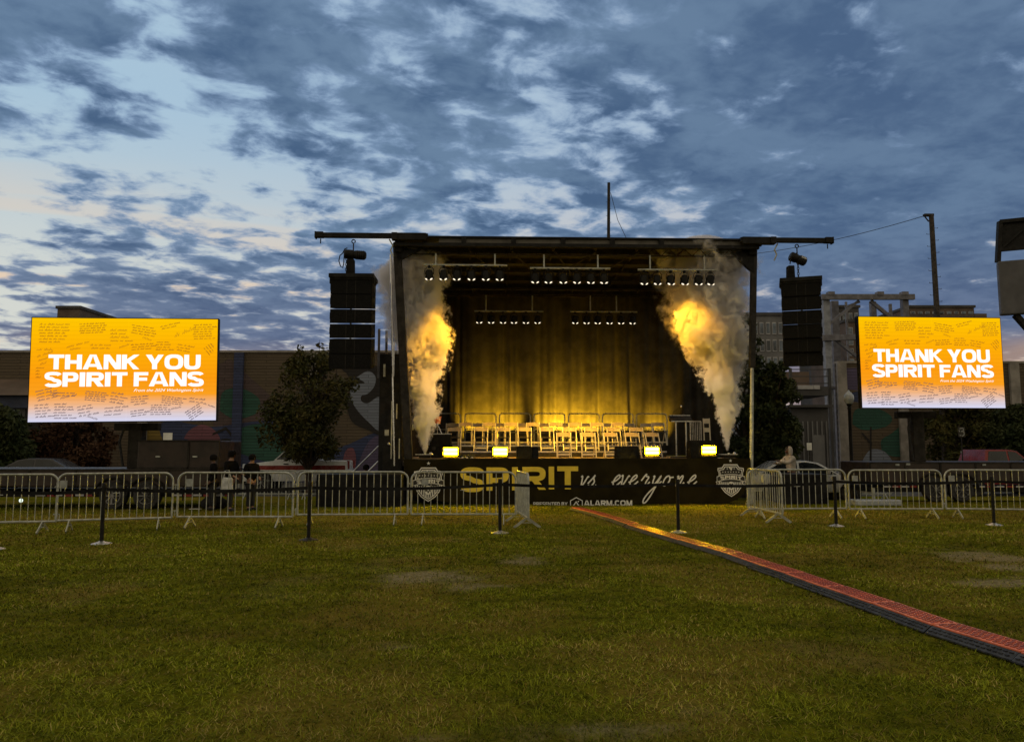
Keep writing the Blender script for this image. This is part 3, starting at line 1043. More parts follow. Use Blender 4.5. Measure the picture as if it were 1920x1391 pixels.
def tree(label, px, pyt, pxl, pxr, pyb, Y, mt, n=5200, leaf=.11, seed=1, tips=True, lean=0):
    r = np.random.default_rng(seed)
    base = at(px, 800, Y)
    g = gz1(base.x, Y)
    root = empty('tree', (base.x, Y, g), 0, label, 'tree')
    top = at(px, pyt, Y).z - g
    low = at(px, pyb, Y).z - g
    rx = (at(pxr, 760, Y).x - at(pxl, 760, Y).x) / 2
    cx = (at(pxr, 760, Y).x + at(pxl, 760, Y).x) / 2 - base.x
    H = top - low
    mb = MB()
    pts = [Vector((math.sin(k * 1.3 + seed) * .08 + cx * k / 6, math.cos(k * 1.7) * .08, top * .9 * k / 6)) for k in range(7)]
    mb.path(pts, .1, 9, radii=[.17, .14, .12, .10, .075, .05, .02])
    tr = mb
    clumps = []
    for k in range(80):
        f = r.random() ** 1.05
        z = low + H * (.04 + .93 * f)
        env = rx * (math.sqrt(max(0, 1 - ((f - .36) / .68) ** 2)) if f > .36 else math.sqrt(max(0.2, 1 - ((.36 - f) / .46) ** 2))) * .92 + .05
        a = r.random() * 2 * PI
        rr = env * math.sqrt(r.random()) * .95
        c = Vector((cx * z / top + math.cos(a) * rr, math.sin(a) * rr * .85, z))
        clumps.append((c, (.26 + .34 * r.random()) * min(1.0, rx / 1.6) * (1.15 - .45 * f)))
        st = pts[min(5, int(6 * max(.12, (z - .35 * rr) / top / .9 * .85)))]
        m2 = st.lerp(c, .55) + Vector((0, 0, .12 * rr))
        tr.path([st, m2, c], .03, 5, radii=[.045, .028, .008])
    if tips:
        for k in range(3):
            a = Vector((cx + (k - 1) * rx * .34 + .1, 0, top - .35))
            b_ = a + Vector((.05 * (k - 1), 0, .75 + .2 * (k == 1)))
            tr.path([a - Vector((0, 0, .8)), a, b_], .015, 5, radii=[.03, .015, .005])
            clumps.append((b_ - Vector((0, 0, .2)), .16))
    tr.build('trunk', M['bark'], root, smooth=True)
    wts = np.array([c[1] ** 2 for c in clumps])
    wts /= wts.sum()
    ci = r.choice(len(clumps), n, p=wts)
    C = np.array([tuple(clumps[i][0]) for i in ci])
    S = np.array([clumps[i][1] for i in ci])
    dvec = r.normal(size=(n, 3))
    dvec /= np.linalg.norm(dvec, axis=1)[:, None]
    P = C + dvec * (S * r.random(n) ** .45 * 1.15)[:, None]
    a1 = r.normal(size=(n, 3))
    a1 /= np.linalg.norm(a1, axis=1)[:, None]
    a2 = np.cross(a1, r.normal(size=(n, 3)))
    a2 /= np.linalg.norm(a2, axis=1)[:, None]
    s = (leaf * (.6 + .8 * r.random(n)))[:, None]
    Vv = np.stack([P - a1 * s, P + a2 * s * .42, P + a1 * s, P - a2 * s * .42], 1).reshape(-1, 3)
    me = bpy.data.meshes.new('crown')
    me.from_pydata(Vv.tolist(), [], np.arange(n * 4).reshape(n, 4).tolist())
    me.materials.append(mt)
    o = bpy.data.objects.new('crown', me)
    COL.objects.link(o)
    o.parent = root
    return root


tree('bushy olive tree with thin top shoots between the left hand screen and the speakers', 582, 662, 494, 690, 852, 34, M['leaf_olive'], 11000, .10, 3)
tree('dark green tree beside the right stage post and the grey apartment block', 1392, 600, 1330, 1458, 872, 31, M['leaf_green'], 19000, .10, 5, False)
tree('lower dark tree beneath the right speaker array beside the slatted shed', 1452, 678, 1408, 1502, 874, 30.5, M['leaf_green'], 12000, .10, 6, False)
tree('rust brown tree beneath the left hand screen', 140, 770, 70, 232, 880, 40, M['leaf_rust'], 11000, .12, 8, False)
tree('dark tree at the far left edge beneath the navy band', 10, 768, -80, 76, 885, 38, M['leaf_green'], 11000, .12, 9, False)
tree('broad olive tree beneath the right hand screen beside the parking sign', 1790, 735, 1722, 1862, 868, 40, M['leaf_olive'], 13000, .12, 12, False)
tree('dark green tree at the right edge above the red pickup', 1890, 762, 1838, 1960, 866, 39, M['leaf_green'], 11000, .12, 14, False)

# ------------------------------------------------------------------ the stage
SO = at(1079, 800, 22.2)
SO.z = 0
SYAW = R(2.0)
SX, SY = Vector((math.cos(SYAW), math.sin(SYAW), 0)), Vector((-math.sin(SYAW), math.cos(SYAW), 0))
DECK = 1.30


def S(u, v, z=0.0):
    return SO + SX * u + SY * v + Vector((0, 0, z))


def lu(px, py, v):                       # stage-local (u, z) seen at a pixel on the plane v
    d = ray(px, py)
    o = Vector((0, 0, EYE))
    t = (SO + SY * v - o).dot(SY) / d.dot(SY)
    q = o + d * t
    return (q - SO).dot(SX), q.z


HW = 4.92
stage = empty('mobile_stage', SO, SYAW, 'mobile concert stage with a flat black roof and lit deck', 'stage')
MB().box((0, 3.75, DECK - .06), (2 * HW, 7.5, .12)).build('deck', M['plywood'], stage, bevel=.01)
MB().box((0, .015, DECK - .10), (2 * HW, .03, .20)).box((0, -.005, DECK - .03), (2 * HW, .03, .05)).build('deck_edge', M['dark_steel'], stage)
MB().box((0, 3.9, .62), (2 * HW - .3, 7.0, 1.05)).build('underframe', M['black_metal'], stage)
RU0, RZ0 = lu(738, 447, -.25)
RU1, _ = lu(1422, 449, -.25)
RZ = lu(1080, 445, -.25)[1]
RB = 7.6
mb = MB()
mb.box(((RU0 + RU1) / 2, (RB - .25) / 2, RZ - .03), (RU1 - RU0, RB + .25, .05))
mb.build('roof_panel', M['tarp'], stage)
# front edge: a light strip between two dark rails, with splice plates
mb = MB()
mb.box(((RU0 + RU1) / 2, -.26, RZ - .035), (RU1 - RU0 + .06, .10, .05))
mb.box(((RU0 + RU1) / 2, -.26, RZ - .26), (RU1 - RU0, .12, .10))
for k in range(7):
    x = RU0 + (RU1 - RU0) * (.19 + .135 * k)
    mb.box((x, -.27, RZ - .14), (.14, .10, .17))
mb.build('front_beam', M['black_metal'], stage)
MB().box(((RU0 + RU1) / 2 + .6, -.22, RZ - .14), (RU1 - RU0 - 1.4, .03, .15)).build('fascia_strip', M['fascia'], stage)
for x in (RU0 + .12, RU1 - .12):
    MB().box((x, RB / 2 - .2, RZ - .25), (.22, RB - .2, .36)).build('side_beam', M['black_metal'], stage, bevel=.015)
for k in range(6):
    v = .75 + k * 1.25
    MB().box(((RU0 + RU1) / 2, v, RZ - .17), (RU1 - RU0 - .5, .08, .16)).build('purlin', M['dark_steel'], stage)
for k in range(8):
    x = RU0 + .9 + k * (RU1 - RU0 - 1.8) / 7
    mb = MB()
    mb.beam((x, -.15, RZ - .12), (x, RB - .3, RZ - .12), .06, .10)
    mb.beam((x, .2, RZ - .30), (x + .9 * (1 if k < 4 else -1), 3.4, RZ - .30), .035, .035)
    mb.build('rafter', M['dark_steel'], stage)
# truss chord behind the front edge, with a zigzag web
mb = MB()
tz = RZ - .46
mb.tube((RU0 + .3, .05, tz), (RU1 - .3, .05, tz), .025, 8)
mb.tube((RU0 + .3, .05, RZ - .24), (RU1 - .3, .05, RZ - .24), .025, 8)
nz = 44
for k in range(nz):
    xa, xb = RU0 + .3 + (RU1 - RU0 - .6) * k / nz, RU0 + .3 + (RU1 - RU0 - .6) * (k + 1) / nz
    z1, z2 = (tz, RZ - .24) if k % 2 else (RZ - .24, tz)
    mb.tube((xa, .05, z1), (xb, .05, z2), .012, 5)
mb.build('truss', M['dark_steel'], stage)
mb = MB()
mb.tube((RU0 + .4, 5.6, RZ - .32), (RU1 - .4, 5.6, RZ - .32), .03, 8)
mb.tube((RU0 + .4, 5.6, RZ - .58), (RU1 - .4, 5.6, RZ - .58), .03, 8)
for k in range(30):
    xa, xb = RU0 + .4 + (RU1 - RU0 - .8) * k / 30, RU0 + .4 + (RU1 - RU0 - .8) * (k + 1) / 30
    z1, z2 = (RZ - .58, RZ - .32) if k % 2 else (RZ - .32, RZ - .58)
    mb.tube((xa, 5.6, z1), (xb, 5.6, z2), .014, 5)
mb.build('truss', M['dark_steel'], stage)
# front posts lean out; the lower half is a slimmer bright ram on the right
a, az_ = lu(744, 480, .1)
b_, bz_ = lu(768, 862, .1)
mb = MB()
mb.beam((a, .1, RZ - .15), (b_, .1, DECK - .35), .23, .20, (0, 1, 0))
mb.build('post', M['dark_steel'], stage, bevel=.01)
mb = MB()
mb.tube((a - .17, .0, RZ - .5), (b_ - .42, .0, DECK - .2), .028, 8)
mb.build('hydraulic_ram', M['chrome'], stage)
a2, _ = lu(1414, 480, .1)
c2, cz2 = lu(1410, 690, .1)
b2, bz2 = lu(1406, 866, .1)
MB().beam((a2, .1, RZ - .15), (c2, .1, cz2), .16, .16, (0, 1, 0)).build('post', M['dark_steel'], stage, bevel=.01)
MB().tube((c2, .1, cz2), (b2, .1, 0.0), .055, 10).build('hydraulic_ram', M['galv'], stage)
for sgn, x in ((-1, RU0), (1, RU1)):
    mb = MB()
    mb.prism([(x - sgn * .05, .0, RZ - .30), (x - sgn * .75, .0, RZ - .34), (x - sgn * .08, .0, RZ - (.95 if sgn > 0 else .70))], (0, .14, 0))
    mb.build('gusset', M['black_metal'], stage)
# cantilever arms that carry the speakers
AL, ALZ = lu(594, 443, -.2)
AR, ARZ = lu(1555, 454, -.2)
ARMS = []
for (x0, x1, z) in ((RU0 + 1.0, AL, RZ - .06), (RU1 - .6, AR, RZ - .08)):
    sg = 1 if x1 > x0 else -1
    mb = MB()
    mb.box(((x0 + x1) / 2, -.42, z), (abs(x1 - x0), .14, .135))
    mb.box((x1 - sg * .12, -.42, z + .01), (.24, .18, .16))
    mb.box((x1 - sg * .02, -.42, z), (.04, .19, .19))
    mb.tube((x1 - sg * .16, -.42, z - .1), (x1 - sg * .16, -.42, z - .24), .018, 6)
    mb.box((x0 + sg * .5, -.40, z - .02), (.9, .2, .20))
    mb.box((x0 + sg * .95, -.42, z - .02), (.16, .24, .20))
    mb.build('cantilever_arm', M['black_metal'], stage, bevel=.008)
    MB().path([(x0 + sg * 1.1, -.42, z - .1), (x0 + sg * 1.0, -.42, z - .28), (x0 + sg * 1.06, -.42, z - .42), (x0 + sg * .98, -.42, z - .6)], .022, 6).build('shackle', M['galv'], stage)
# folded wing and mast block on the left of the deck
ua, za = lu(713, 664, .6)
ub, zb_ = lu(756, 664, .6)
mb = MB()
mb.box(((ua + ub) / 2, .95, (za + .1) / 2), (ub - ua, .9, za - .1))
mb.box(((ua + ub) / 2 + .08, .47, .9), (ub - ua - .1, .08, 1.5))
mb.build('folded_wing', M['black_metal'], stage, bevel=.02)
for px, y0, y1, w, mt in ((721, 683, 706, .06, 'galv'), (739, 640, 706, .035, 'chrome'), (735, 752, 860, .03, 'galv'), (744, 757, 785, .03, 'galv'), (749, 822, 860, .03, 'galv'), (767, 795, 858, .05, 'galv'), (774, 795, 806, .03, 'galv')):
    x0, z0 = lu(px, y0, .44)
    x1, z1 = lu(px, y1, .44)
    MB().box((x0, .44, (z0 + z1) / 2), (w, .05, abs(z0 - z1))).build('latch_rail', M[mt], stage)
x0, z0 = lu(725, 811, .4)
MB().box((x0, .42, z0), (.12, .02, .17)).build('placard', M['placard'], stage)
x0, z0 = lu(729, 832, .4)
MB().lathe([(.04, 0), (.04, .03), (.02, .05)], T=Matrix.Translation((x0, .45, z0)) @ Matrix.Rotation(PI / 2, 4, 'X')).build('knob', M['galv'], stage)
for px, y0, y1, v in ((711, 620, 670, 1.4), (725, 623, 670, 1.6)):
    x0, z0 = lu(px, y0, v)
    MB().box((x0, v, z0 - .7), (.07, .07, 1.5)).build('mast', M['beam_grey'], stage)

# banner along the deck front: hangs in soft waves, its lower corners swept up
BX0, BX1 = lu(757, 900, -.06)[0], lu(1408, 900, -.06)[0]
BZ1, BZ0 = DECK + .01, .03


def bwave(u, z):
    k = max(0.0, (BZ1 - z) / (BZ1 - BZ0))
    return -.075 - .012 * k - .010 * k * math.sin(u * 2.1 + .6) - .006 * math.sin(u * 5.3 + z * 3)


banner = empty('stage_banner', SO, SYAW, 'long black banner reading SPIRIT vs. everyone hung on the stage front', 'banner')
vs, fs = [], []
nu, nv = 90, 12
for i in range(nu + 1):
    u = BX0 + (BX1 - BX0) * i / nu
    dl, dr = (u - BX0), (BX1 - u)
    zb2 = BZ0
    if dl < 2.0:
        zb2 = BZ0 + .36 * (1 - dl / 2.0) ** 2 + (.55 * (1 - dl / .35) ** 2 if dl < .35 else 0)
    if dr < .95:
        zb2 = BZ0 + .98 * (1 - math.sqrt(max(0, 1 - (1 - dr / .95) ** 2.4)))
    zt2 = BZ1 - (.05 * math.sin(PI * min(1, dl / 1.3)) if dl < 1.3 else 0) - (.02 if dl < .1 else 0)
    for j in range(nv + 1):
        z = zt2 + (zb2 - zt2) * j / nv
        e = .035 * math.exp(-dl * 7) * math.sin((z * 7 + dl * 9)) * min(1, j / 3)
        vs.append((u, bwave(u, z) + e, z))
for i in range(nu):
    for j in range(nv):
        q0 = i * (nv + 1) + j
        fs.append((q0, q0 + 1, q0 + nv + 2, q0 + nv + 1))
MB().add(vs, fs).build('banner_sheet', M['vinyl'], banner, smooth=True)


def bfn(x, y, e):
    return Vector((x, bwave(x, y) - .006 - e, y))


def bl(px, py):
    return lu(px, py, -.09)


F = Flat(bfn)
for ch, x0, x1, yb, yt in (('S', 863, 908, 921, 877), ('P', 912, 954, 919.5, 876), ('I', 960, 971, 919, 875.5), ('R', 979.5, 1023, 918, 875), ('I', 1029, 1039, 917, 874.5), ('T', 1045, 1084, 917, 874)):
    a, zb2 = bl(x0, yb)
    b, zt2 = bl(x1, yt)
    glyph(F, ch, a, zb2, zt2 - zb2, b - a, .17, .135)
F.build('headline_lettering', M['yellow_print'], banner)
F = Flat(bfn)
a, z = bl(1079, 911)
xh = bl(1100, 889.5)[1] - z
cursive_text(F, 'vs.', a + .08, z, xh * .85, .040, .35)
for ch, px in (('e', 1148), ('v', 1163), ('e', 1180), ('r', 1203), ('y', 1223), ('o', 1243), ('n', 1268), ('e', 1290), ('.', 1308)):
    a, z = bl(px - 4, 911)
    cursive_text(F, ch, a, z, xh * .92, .040, .38)
F.build('script_lettering', M['white_print'], banner)
F = Flat(bfn)
a, z = bl(1000, 948)
b, z2 = bl(1064, 941)
heavy_text(F, 'PRESENTED BY', a, b, z, z2 - z, .25, .2, .2)
a, z = bl(1094.5, 948)
b, z2 = bl(1185, 937.5)
heavy_text(F, 'ALARM.COM', a, b, z, z2 - z, .32, .24, .10)
cx, cz = bl(1080.5, 943)
hx = lambda r, sy=1.0: [(cx + r * math.cos(R(q)), cz + r * sy * math.sin(R(q))) for q in (90, 30, -30)]
rr = .185
F.stroke([(cx - rr * .55, cz - rr * .62), (cx - rr * .9, cz - rr * .42), (cx - rr * .9, cz + rr * .38), (cx, cz + rr * .86), (cx + rr * .9, cz + rr * .38), (cx + rr * .9, cz - rr * .42), (cx + rr * .55, cz - rr * .62)], .026)
F.stroke([(cx - rr * .55, cz - rr * .55), (cx - rr * .05, cz + rr * .22), (cx + rr * .5, cz - rr * .6)], .042)
F.stroke([(cx + rr * .22, cz + rr * .32), (cx + rr * .36, cz + rr * .22)], .035)
F.build('sponsor_lettering', M['white_print'], banner)


def crest(cpx, topy, boty, wpx, starpy):
    """shield with stars, a name scroll, stripes and a ball"""
    cx, zt_ = bl(cpx, topy)
    _, zb_ = bl(cpx, boty)
    h = zt_ - zb_
    w = (bl(cpx + wpx / 2, topy)[0] - cx)
    rt = empty('crest', (0, 0, 0))
    rt.parent = banner
    half = [(0, 1.0), (.50, 1.0), (.60, .93), (.66, .90), (.98, .88), (.98, .80), (.90, .72), (.92, .60), (.90, .45), (.78, .28), (.50, .12), (.22, .035), (0, -.02)]

    def outline(k, dz=0):
        p = [(x * k, .5 + (y - .5) * (k + .0) + dz) for x, y in half]
        return p + [(-x, y) for x, y in reversed(p[1:-1])]
    yc = min(bwave(cx + a_ * w, zb_ + b_ * h) for a_ in (-1, -.5, 0, .5, 1) for b_ in (0, .5, 1)) - .014
    fn = lambda x, y, e: Vector((cx + x * w, yc - e, zb_ + y * h))
    FW, FD = Flat(fn, .0), Flat(fn, .0)

    def lay(F, e):
        F.k, F.step = 0, 0
        F.fn = lambda x, y, _e, e=e: Vector((cx + x * w, yc - e, zb_ + y * h))
        return F
    lay(FW, .001).poly(outline(1.0))
    lay(FD, .002).poly(outline(.93))
    lay(FW, .003).poly(outline(.87))
    lay(FD, .004).poly(outline(.81))
    lay(FW, .005)

    def star(x, y, r):
        FW.poly([(x + (r if k % 2 == 0 else r * .42) * math.sin(PI * k / 5) * .95, y + (r if k % 2 == 0 else r * .42) * math.cos(PI * k / 5) * w / h * .95) for k in range(10)])
    for x in (-.26, .26):
        star(x, .86, .07)
    FW.stroke([(-.12, .90), (-.02, .86), (.12, .87), (.04, .82), (-.02, .845)], .05)
    for k in range(7):
        star(-.60 + .2 * k, .755, .062)
    for x in (-.66, .66):
        star(x, .665, .06)
    font_text(FW, 'WASHINGTON', -.5, .5, .64, .055)
    # scroll
    arcp = [(-1.06 + 2.12 * i / 12, .53 + .075 * (1 - ((i - 6) / 6) ** 2)) for i in range(13)]
    lay(FW, .0065).strip([(x, y + .085) for x, y in arcp], [(x, y - .085) for x, y in arcp])
    lay(FD, .0075).strip([(x * .97, y + .066) for x, y in arcp], [(x * .97, y - .066) for x, y in arcp])
    for sgn in (-1, 1):
        lay(FW, .0008).poly([(sgn * .92, .50), (sgn * 1.14, .45), (sgn * 1.06, .40), (sgn * 1.13, .33), (sgn * .86, .37)])
        lay(FD, .0018).poly([(sgn * .95, .475), (sgn * 1.08, .44), (sgn * 1.02, .40), (sgn * 1.06, .36), (sgn * .90, .39)])
    lay(FW, .009)
    tot, xx = sum(REL[c] for c in 'SPIRIT') + .5, -.80
    for c in 'SPIRIT':
        ww = REL[c] * 1.6 / tot
        ym = .545 + .06 * (1 - ((xx + ww / 2) / .9) ** 2) - .062
        glyph(FW, c, xx, ym, .105, ww * (1 if c != 'I' else .8), .1, .028)
        xx += ww + .1 * 1.6 / tot
    # stripes below the scroll
    lay(FW, .005)
    for k in range(9):
        x = -.60 + .15 * k
        zb3 = .10 + .30 * (abs(x) / .78) ** 1.8
        if .44 - zb3 > .05:
            FW.strip([(x - .037, .44), (x - .037, zb3)], [(x + .037, .44), (x + .037, zb3)])
    lay(FD, .0062).poly([(.30 * math.cos(R(q * 15)), .325 + .30 * math.sin(R(q * 15)) * w / h) for q in range(24)])
    lay(FW, .0075).stroke([(.25 * math.cos(R(q * 15)), .325 + .25 * math.sin(R(q * 15)) * w / h) for q in range(24)], .045, closed=True)
    for q in range(5):
        c0, s0 = math.cos(R(q * 72 + 18)), math.sin(R(q * 72 + 18))
        FW.poly([(c0 * .17 + .055 * math.cos(R(a_ * 60)), .325 + (s0 * .17 + .055 * math.sin(R(a_ * 60))) * w / h) for a_ in range(6)])
    star(0, .325, .10)
    sz = bl(cpx, starpy)[1]
    star(0, (sz - zb_) / h, .14)
    FD.build('shield_ground', M['dark_print'], rt)
    FW.build('shield_print', M['white_print'], rt)
    return rt


# an Empty cannot be the part itself, so the crest's two prints hang on a mesh backing
for args in ((803.5, 876, 939, 55, 868.5), (1369.5, 870, 930, 50, 863.5)):
    r = crest(*args)
    kids = list(r.children)
    g = [k for k in kids if k.name.startswith('shield_ground')][0]
    pnt = [k for k in kids if k.name.startswith('shield_print')][0]
    g.parent = banner
    g.name = 'crest'
    pnt.parent = g
    bpy.data.objects.remove(r)

# curtain
CV = 7.28
cu0, _ = lu(812, 700, CV)
cu1, _ = lu(1350, 700, CV)
vs, fs = [], []
nu, nv = 420, 16
ctop = RZ - .16
for i in range(nu + 1):
    u = cu0 + (cu1 - cu0) * i / nu
    w1 = mnoise.noise(Vector((u * 1.1, 3, 0)))
    for j in range(nv + 1):
        z = DECK + .02 + (ctop - DECK - .02) * j / nv
        fl = .055 * math.sin(u * 8.5 + 3.2 * w1 + .25 * math.sin(z * .9 + u)) + .03 * math.sin(u * 19 + 5 * w1) + .10 * mnoise.noise(Vector((u * .7, z * .16, 7)))
        vs.append((u, CV + fl * (1.0 - .25 * j / nv), z))
for i in range(nu):
    for j in range(nv):
        q0 = i * (nv + 1) + j
        fs.append((q0, q0 + nv + 1, q0 + nv + 2, q0 + 1))
curt = empty('stage_curtain', SO, SYAW, 'tall pleated black backdrop curtain washed by amber uplights', 'curtain')
M['velour'] = mat('curtain_velour', (0.034, 0.031, 0.026), 0.95, 0, 0.15, 2, 0.1, 0.15)
MB().add(vs, fs).build('drape', M['velour'], curt, smooth=True)
MB().tube((cu0, CV, ctop + .03), (cu1, CV, ctop + .03), .03, 8).build('curtain_pipe', M['dark_steel'], curt)
for x0, x1, v0, v1 in ((cu0 - .05, cu0 - .45, CV - .1, 3.0),):
    vs, fs = [], []
    for i in range(81):
        f = i / 80
        for z in (DECK + .02, ctop):
            vs.append((x0 + (x1 - x0) * f + .05 * math.sin(f * 60), v0 + (v1 - v0) * f, z))
    for i in range(80):
        fs.append((2 * i, 2 * i + 2, 2 * i + 3, 2 * i + 1))
    MB().add(vs, fs).build('side_drape', M['velour'], curt, smooth=True)

# risers
RIS = [(3.45, 4.55, .20), (4.55, 6.45, .40)]
ru0, ru1 = lu(846, 830, 3.6)[0], lu(1248, 830, 3.6)[0]
for k, (v0, v1, h) in enumerate(RIS):
    rt = empty('riser', S((ru0 + ru1) / 2, v0, DECK), SYAW, ('low front riser platform carrying the second row of chairs', 'higher rear riser platform carrying the back rows of chairs')[k], 'platform', 'choir risers on the stage')
    MB().box((0, (v1 - v0) / 2, h - .02), (ru1 - ru0, v1 - v0 - .004, .04)).build('platform_top', M['riser_top'], rt)
    MB().box((0, .02, h / 2 - .02), (ru1 - ru0 - .02, .02, h - .045)).build('skirt', M['riser'], rt)
    MB().box((0, -.004, h - .02), (ru1 - ru0, .012, .05)).build('edge_trim', M['alu'], rt)

# guard rails behind the chairs
GV = 6.35
proto = None
rail_x = [(806, 862), (872, 930), (937, 994), (1001, 1059), (1066, 1123), (1130, 1186), (1193, 1250)]
for k, (p0, p1) in enumerate(rail_x):
    a, z = lu(p0, 775, GV)
    b, _ = lu(p1, 775, GV)
    if proto is None:
        proto = empty('guard_rail', (0, 0, 0), SYAW)
        w, h = lu(930, 775, GV)[0] - lu(872, 775, GV)[0], z - DECK - .40
        rr = .11
        pts = [(-w / 2, 0, 0)] + [(x, 0, y) for x, y in arc(-w / 2 + rr, h - rr, rr, 180, 90)] + [(x, 0, y) for x, y in arc(w / 2 - rr, h - rr, rr, 90, 0)] + [(w / 2, 0, 0)]
        MB().path(pts, .022, 8).build('hoop', M['galv'], proto, smooth=True)
        MB().tube((-w / 2, 0, h * .5), (w / 2, 0, h * .5), .018, 8).build('mid_rail', M['galv'], proto)
        MB().box((0, .03, h * .24), (w + .08, .015, h * .46)).build('added_dark_panel', M['riser'], proto)  # dark panel added low on the rail so gaps between chairs stay dark
        o = proto
    else:
        o = copy_tree(proto)
    o.location = S((a + b) / 2, GV, DECK + .40)
    tag(o, 'grey hoop guard rail behind the chairs, %s from the left of seven' % ('first', 'second', 'third', 'fourth', 'fifth', 'sixth', 'seventh')[k], 'rail', 'guard rails behind the back row')

# folding chairs
def make_chair():
    r = empty('folding_chair')
    w = .225
    for s in (-1, 1):
        MB().beam((s * w, -.22, 0), (s * w, .13, .79), .030, .036).build('leg', M['ivory'], r)
        MB().beam((s * (w - .035), .25, 0), (s * (w - .035), -.13, .455), .028, .034).build('leg', M['ivory'], r)
    MB().beam((-w, -.175, .11), (w, -.175, .11), .03, .045).build('stretcher', M['ivory'], r)
    MB().beam((-w + .035, .19, .075), (w - .035, .19, .075), .03, .04).build('stretcher', M['ivory'], r)
    mb = MB()
    for j in range(2):
        pts = []
        for i in range(7):
            f = i / 6
            x = -w - .012 + 2 * (w + .012) * f
            y = .085 + .055 * (1 - (2 * f - 1) ** 2)
            pts.append((x, y + (.02 if j else 0), .672 + .005 * j))
        vs = [(x, y, z) for x, y, z in pts] + [(x, y + .012 + .03 * (i_ * 0 + 1), z + .105 + .032 * (1 - (2 * i_ / 6 - 1) ** 2)) for i_, (x, y, z) in enumerate(pts)]
        if j == 0:
            A = vs
    n = 7
    B = [(x, y + .022, z) for x, y, z in A]
    fs = [(i, i + 1, n + i + 1, n + i) for i in range(n - 1)]
    f2 = [(14 + i + 1, 14 + i, 14 + n + i, 14 + n + i + 1) for i in range(n - 1)]
    rim = [(i, 14 + i, 14 + i + 1, i + 1) for i in range(n - 1)] + [(n + i, n + i + 1, 14 + n + i + 1, 14 + n + i) for i in range(n - 1)]
    mb.add(A + B, fs + f2 + rim + [(0, n, 14 + n, 14), (n - 1, 14 + n - 1, 14 + 2 * n - 1, 2 * n - 1)])
    mb.build('backrest', M['slat'], r)
    MB().box((0, -.02, .452), (2 * w - .05, .38, .035)).build('seat', M['pad'], r, bevel=.012)
    return r


chair = make_chair()
rows = [(2.75, 0.0, [1057, 1103, 1145, 1186, 1224], 'front row on the deck'),
        (4.10, .20, [852, 902, 944, 984, 1026, 1068, 1109, 1151, 1194], 'second row on the low riser'),
        (5.05, .40, [873, 917, 959, 1000, 1042, 1079, 1120, 1159, 1235], 'third row on the high riser'),
        (5.95, .40, [848, 896, 935, 979, 1020, 1056, 1099, 1140, 1179, 1214], 'back row by the guard rails')]
ORD = ('first', 'second', 'third', 'fourth', 'fifth', 'sixth', 'seventh', 'eighth', 'ninth', 'tenth')
firstc = True
for ri, (v, h, xs, wh) in enumerate(rows):
    for k, px in enumerate(xs):
        c = chair if firstc else copy_tree(chair)
        firstc = False
        u, _ = lu(px, 810, v)
        c.location = S(u, v, DECK + h)
        dev = random.uniform(-.05, .05)
        if ri == 0:
            dev += (u - .6) * .07
        c.rotation_euler = (0, 0, SYAW + dev)
        tag(c, 'ivory folding chair, %s from left in the %s' % (ORD[k], wh), 'chair', 'folding chairs set out on the stage')

# lighting bars and par cans
def par(flip=1):
    r = empty('par_can')
    mb = MB()
    mb.path([(-.115, 0, -.20), (-.12, 0, -.08), (-.07, 0, -.015), (.07, 0, -.015), (.12, 0, -.08), (.115, 0, -.20)], .012, 6)
    mb.box((0, 0, .0), (.06, .06, .07))
    mb.build('yoke', M['black_metal'], r)
    T = Matrix.Translation((0, 0, -.20)) @ Matrix.Rotation(R(16 * flip), 4, 'X')
    MB().lathe([(.05, .12), (.085, .10), (.10, .04), (.105, -.04), (.118, -.08), (.118, -.135), (.11, -.135), (.10, -.11)], n=14, T=T).build('housing', M['black_metal'], r, smooth=True)
    for s in (-1, 1):
        T2 = Matrix.Translation((s * .062, -.045 * flip, -.338)) @ Matrix.Rotation(R(s * -28), 4, 'Y')
        MB().lathe([(.010, .016), (.034, .009), (.042, 0), (.034, -.009), (.010, -.016)], n=10, T=T2).build('lens', M['lens_warm'], r, smooth=True)
    return r


pcan = par(1)
used = False
bars = [('left', 795, 951, 498, -.02, [805, 832, 857, 884, 911, 937], (817, 928), 'left front', RZ - .46),
        ('mid', 994, 1144, 504, -.02, [1003, 1028, 1056, 1081, 1107, 1132], (1020, 1121), 'middle front', RZ - .46),
        ('right', 1196, 1344, 507, -.02, [1207, 1232, 1257, 1283, 1309, 1331], (1219, 1321), 'right front', RZ - .46),
        ('bl', 889, 1019, 584, 5.5, [899, 921, 943, 964, 986, 1008], (911, 998), 'left rear', RZ - .58),
        ('br', 1069, 1195, 585, 5.5, [1078, 1099, 1120, 1142, 1164, 1185], (1107, 1156), 'right rear', RZ - .58)]
PARS = {}
for key, p0, p1, py, v, cans, hang, nm, zt_ in bars:
    a, z = lu(p0, py, v)
    b, z = lu(p1, py, v)
    r = empty('lighting_bar', S((a + b) / 2, v, z), SYAW, 'silver pipe lighting bar hung at the %s of the stage roof' % nm, 'lighting bar', 'lighting bars under the stage roof')
    c0 = (a + b) / 2
    MB().tube((a - c0, 0, 0), (b - c0, 0, 0), .032 if v < 2 else .028, 10).build('pipe', M['galv'], r, smooth=True)
    for hp in hang:
        u, _ = lu(hp, py, v)
        MB().tube((u - c0, 0, 0), (u - c0, 0, zt_ - z), .026, 8).build('drop_arm', M['galv'], r, smooth=True)
    for k, px in enumerate(cans):
        u, _ = lu(px, py, v)
        o = copy_tree(pcan) if used else pcan
        used = True
        o.location = S(u, v, z - .055)
        o.rotation_euler = (0, 0, SYAW + random.uniform(-.15, .15))
        o.scale = (1.12,) * 3 if v < 2 else (1.12,) * 3
        PARS[key, k] = (u, v, z - .4)
        tag(o, 'black par can with twin lit lenses, %s from left on the %s bar' % (ORD[k], nm), 'stage light', 'par cans under the stage roof')

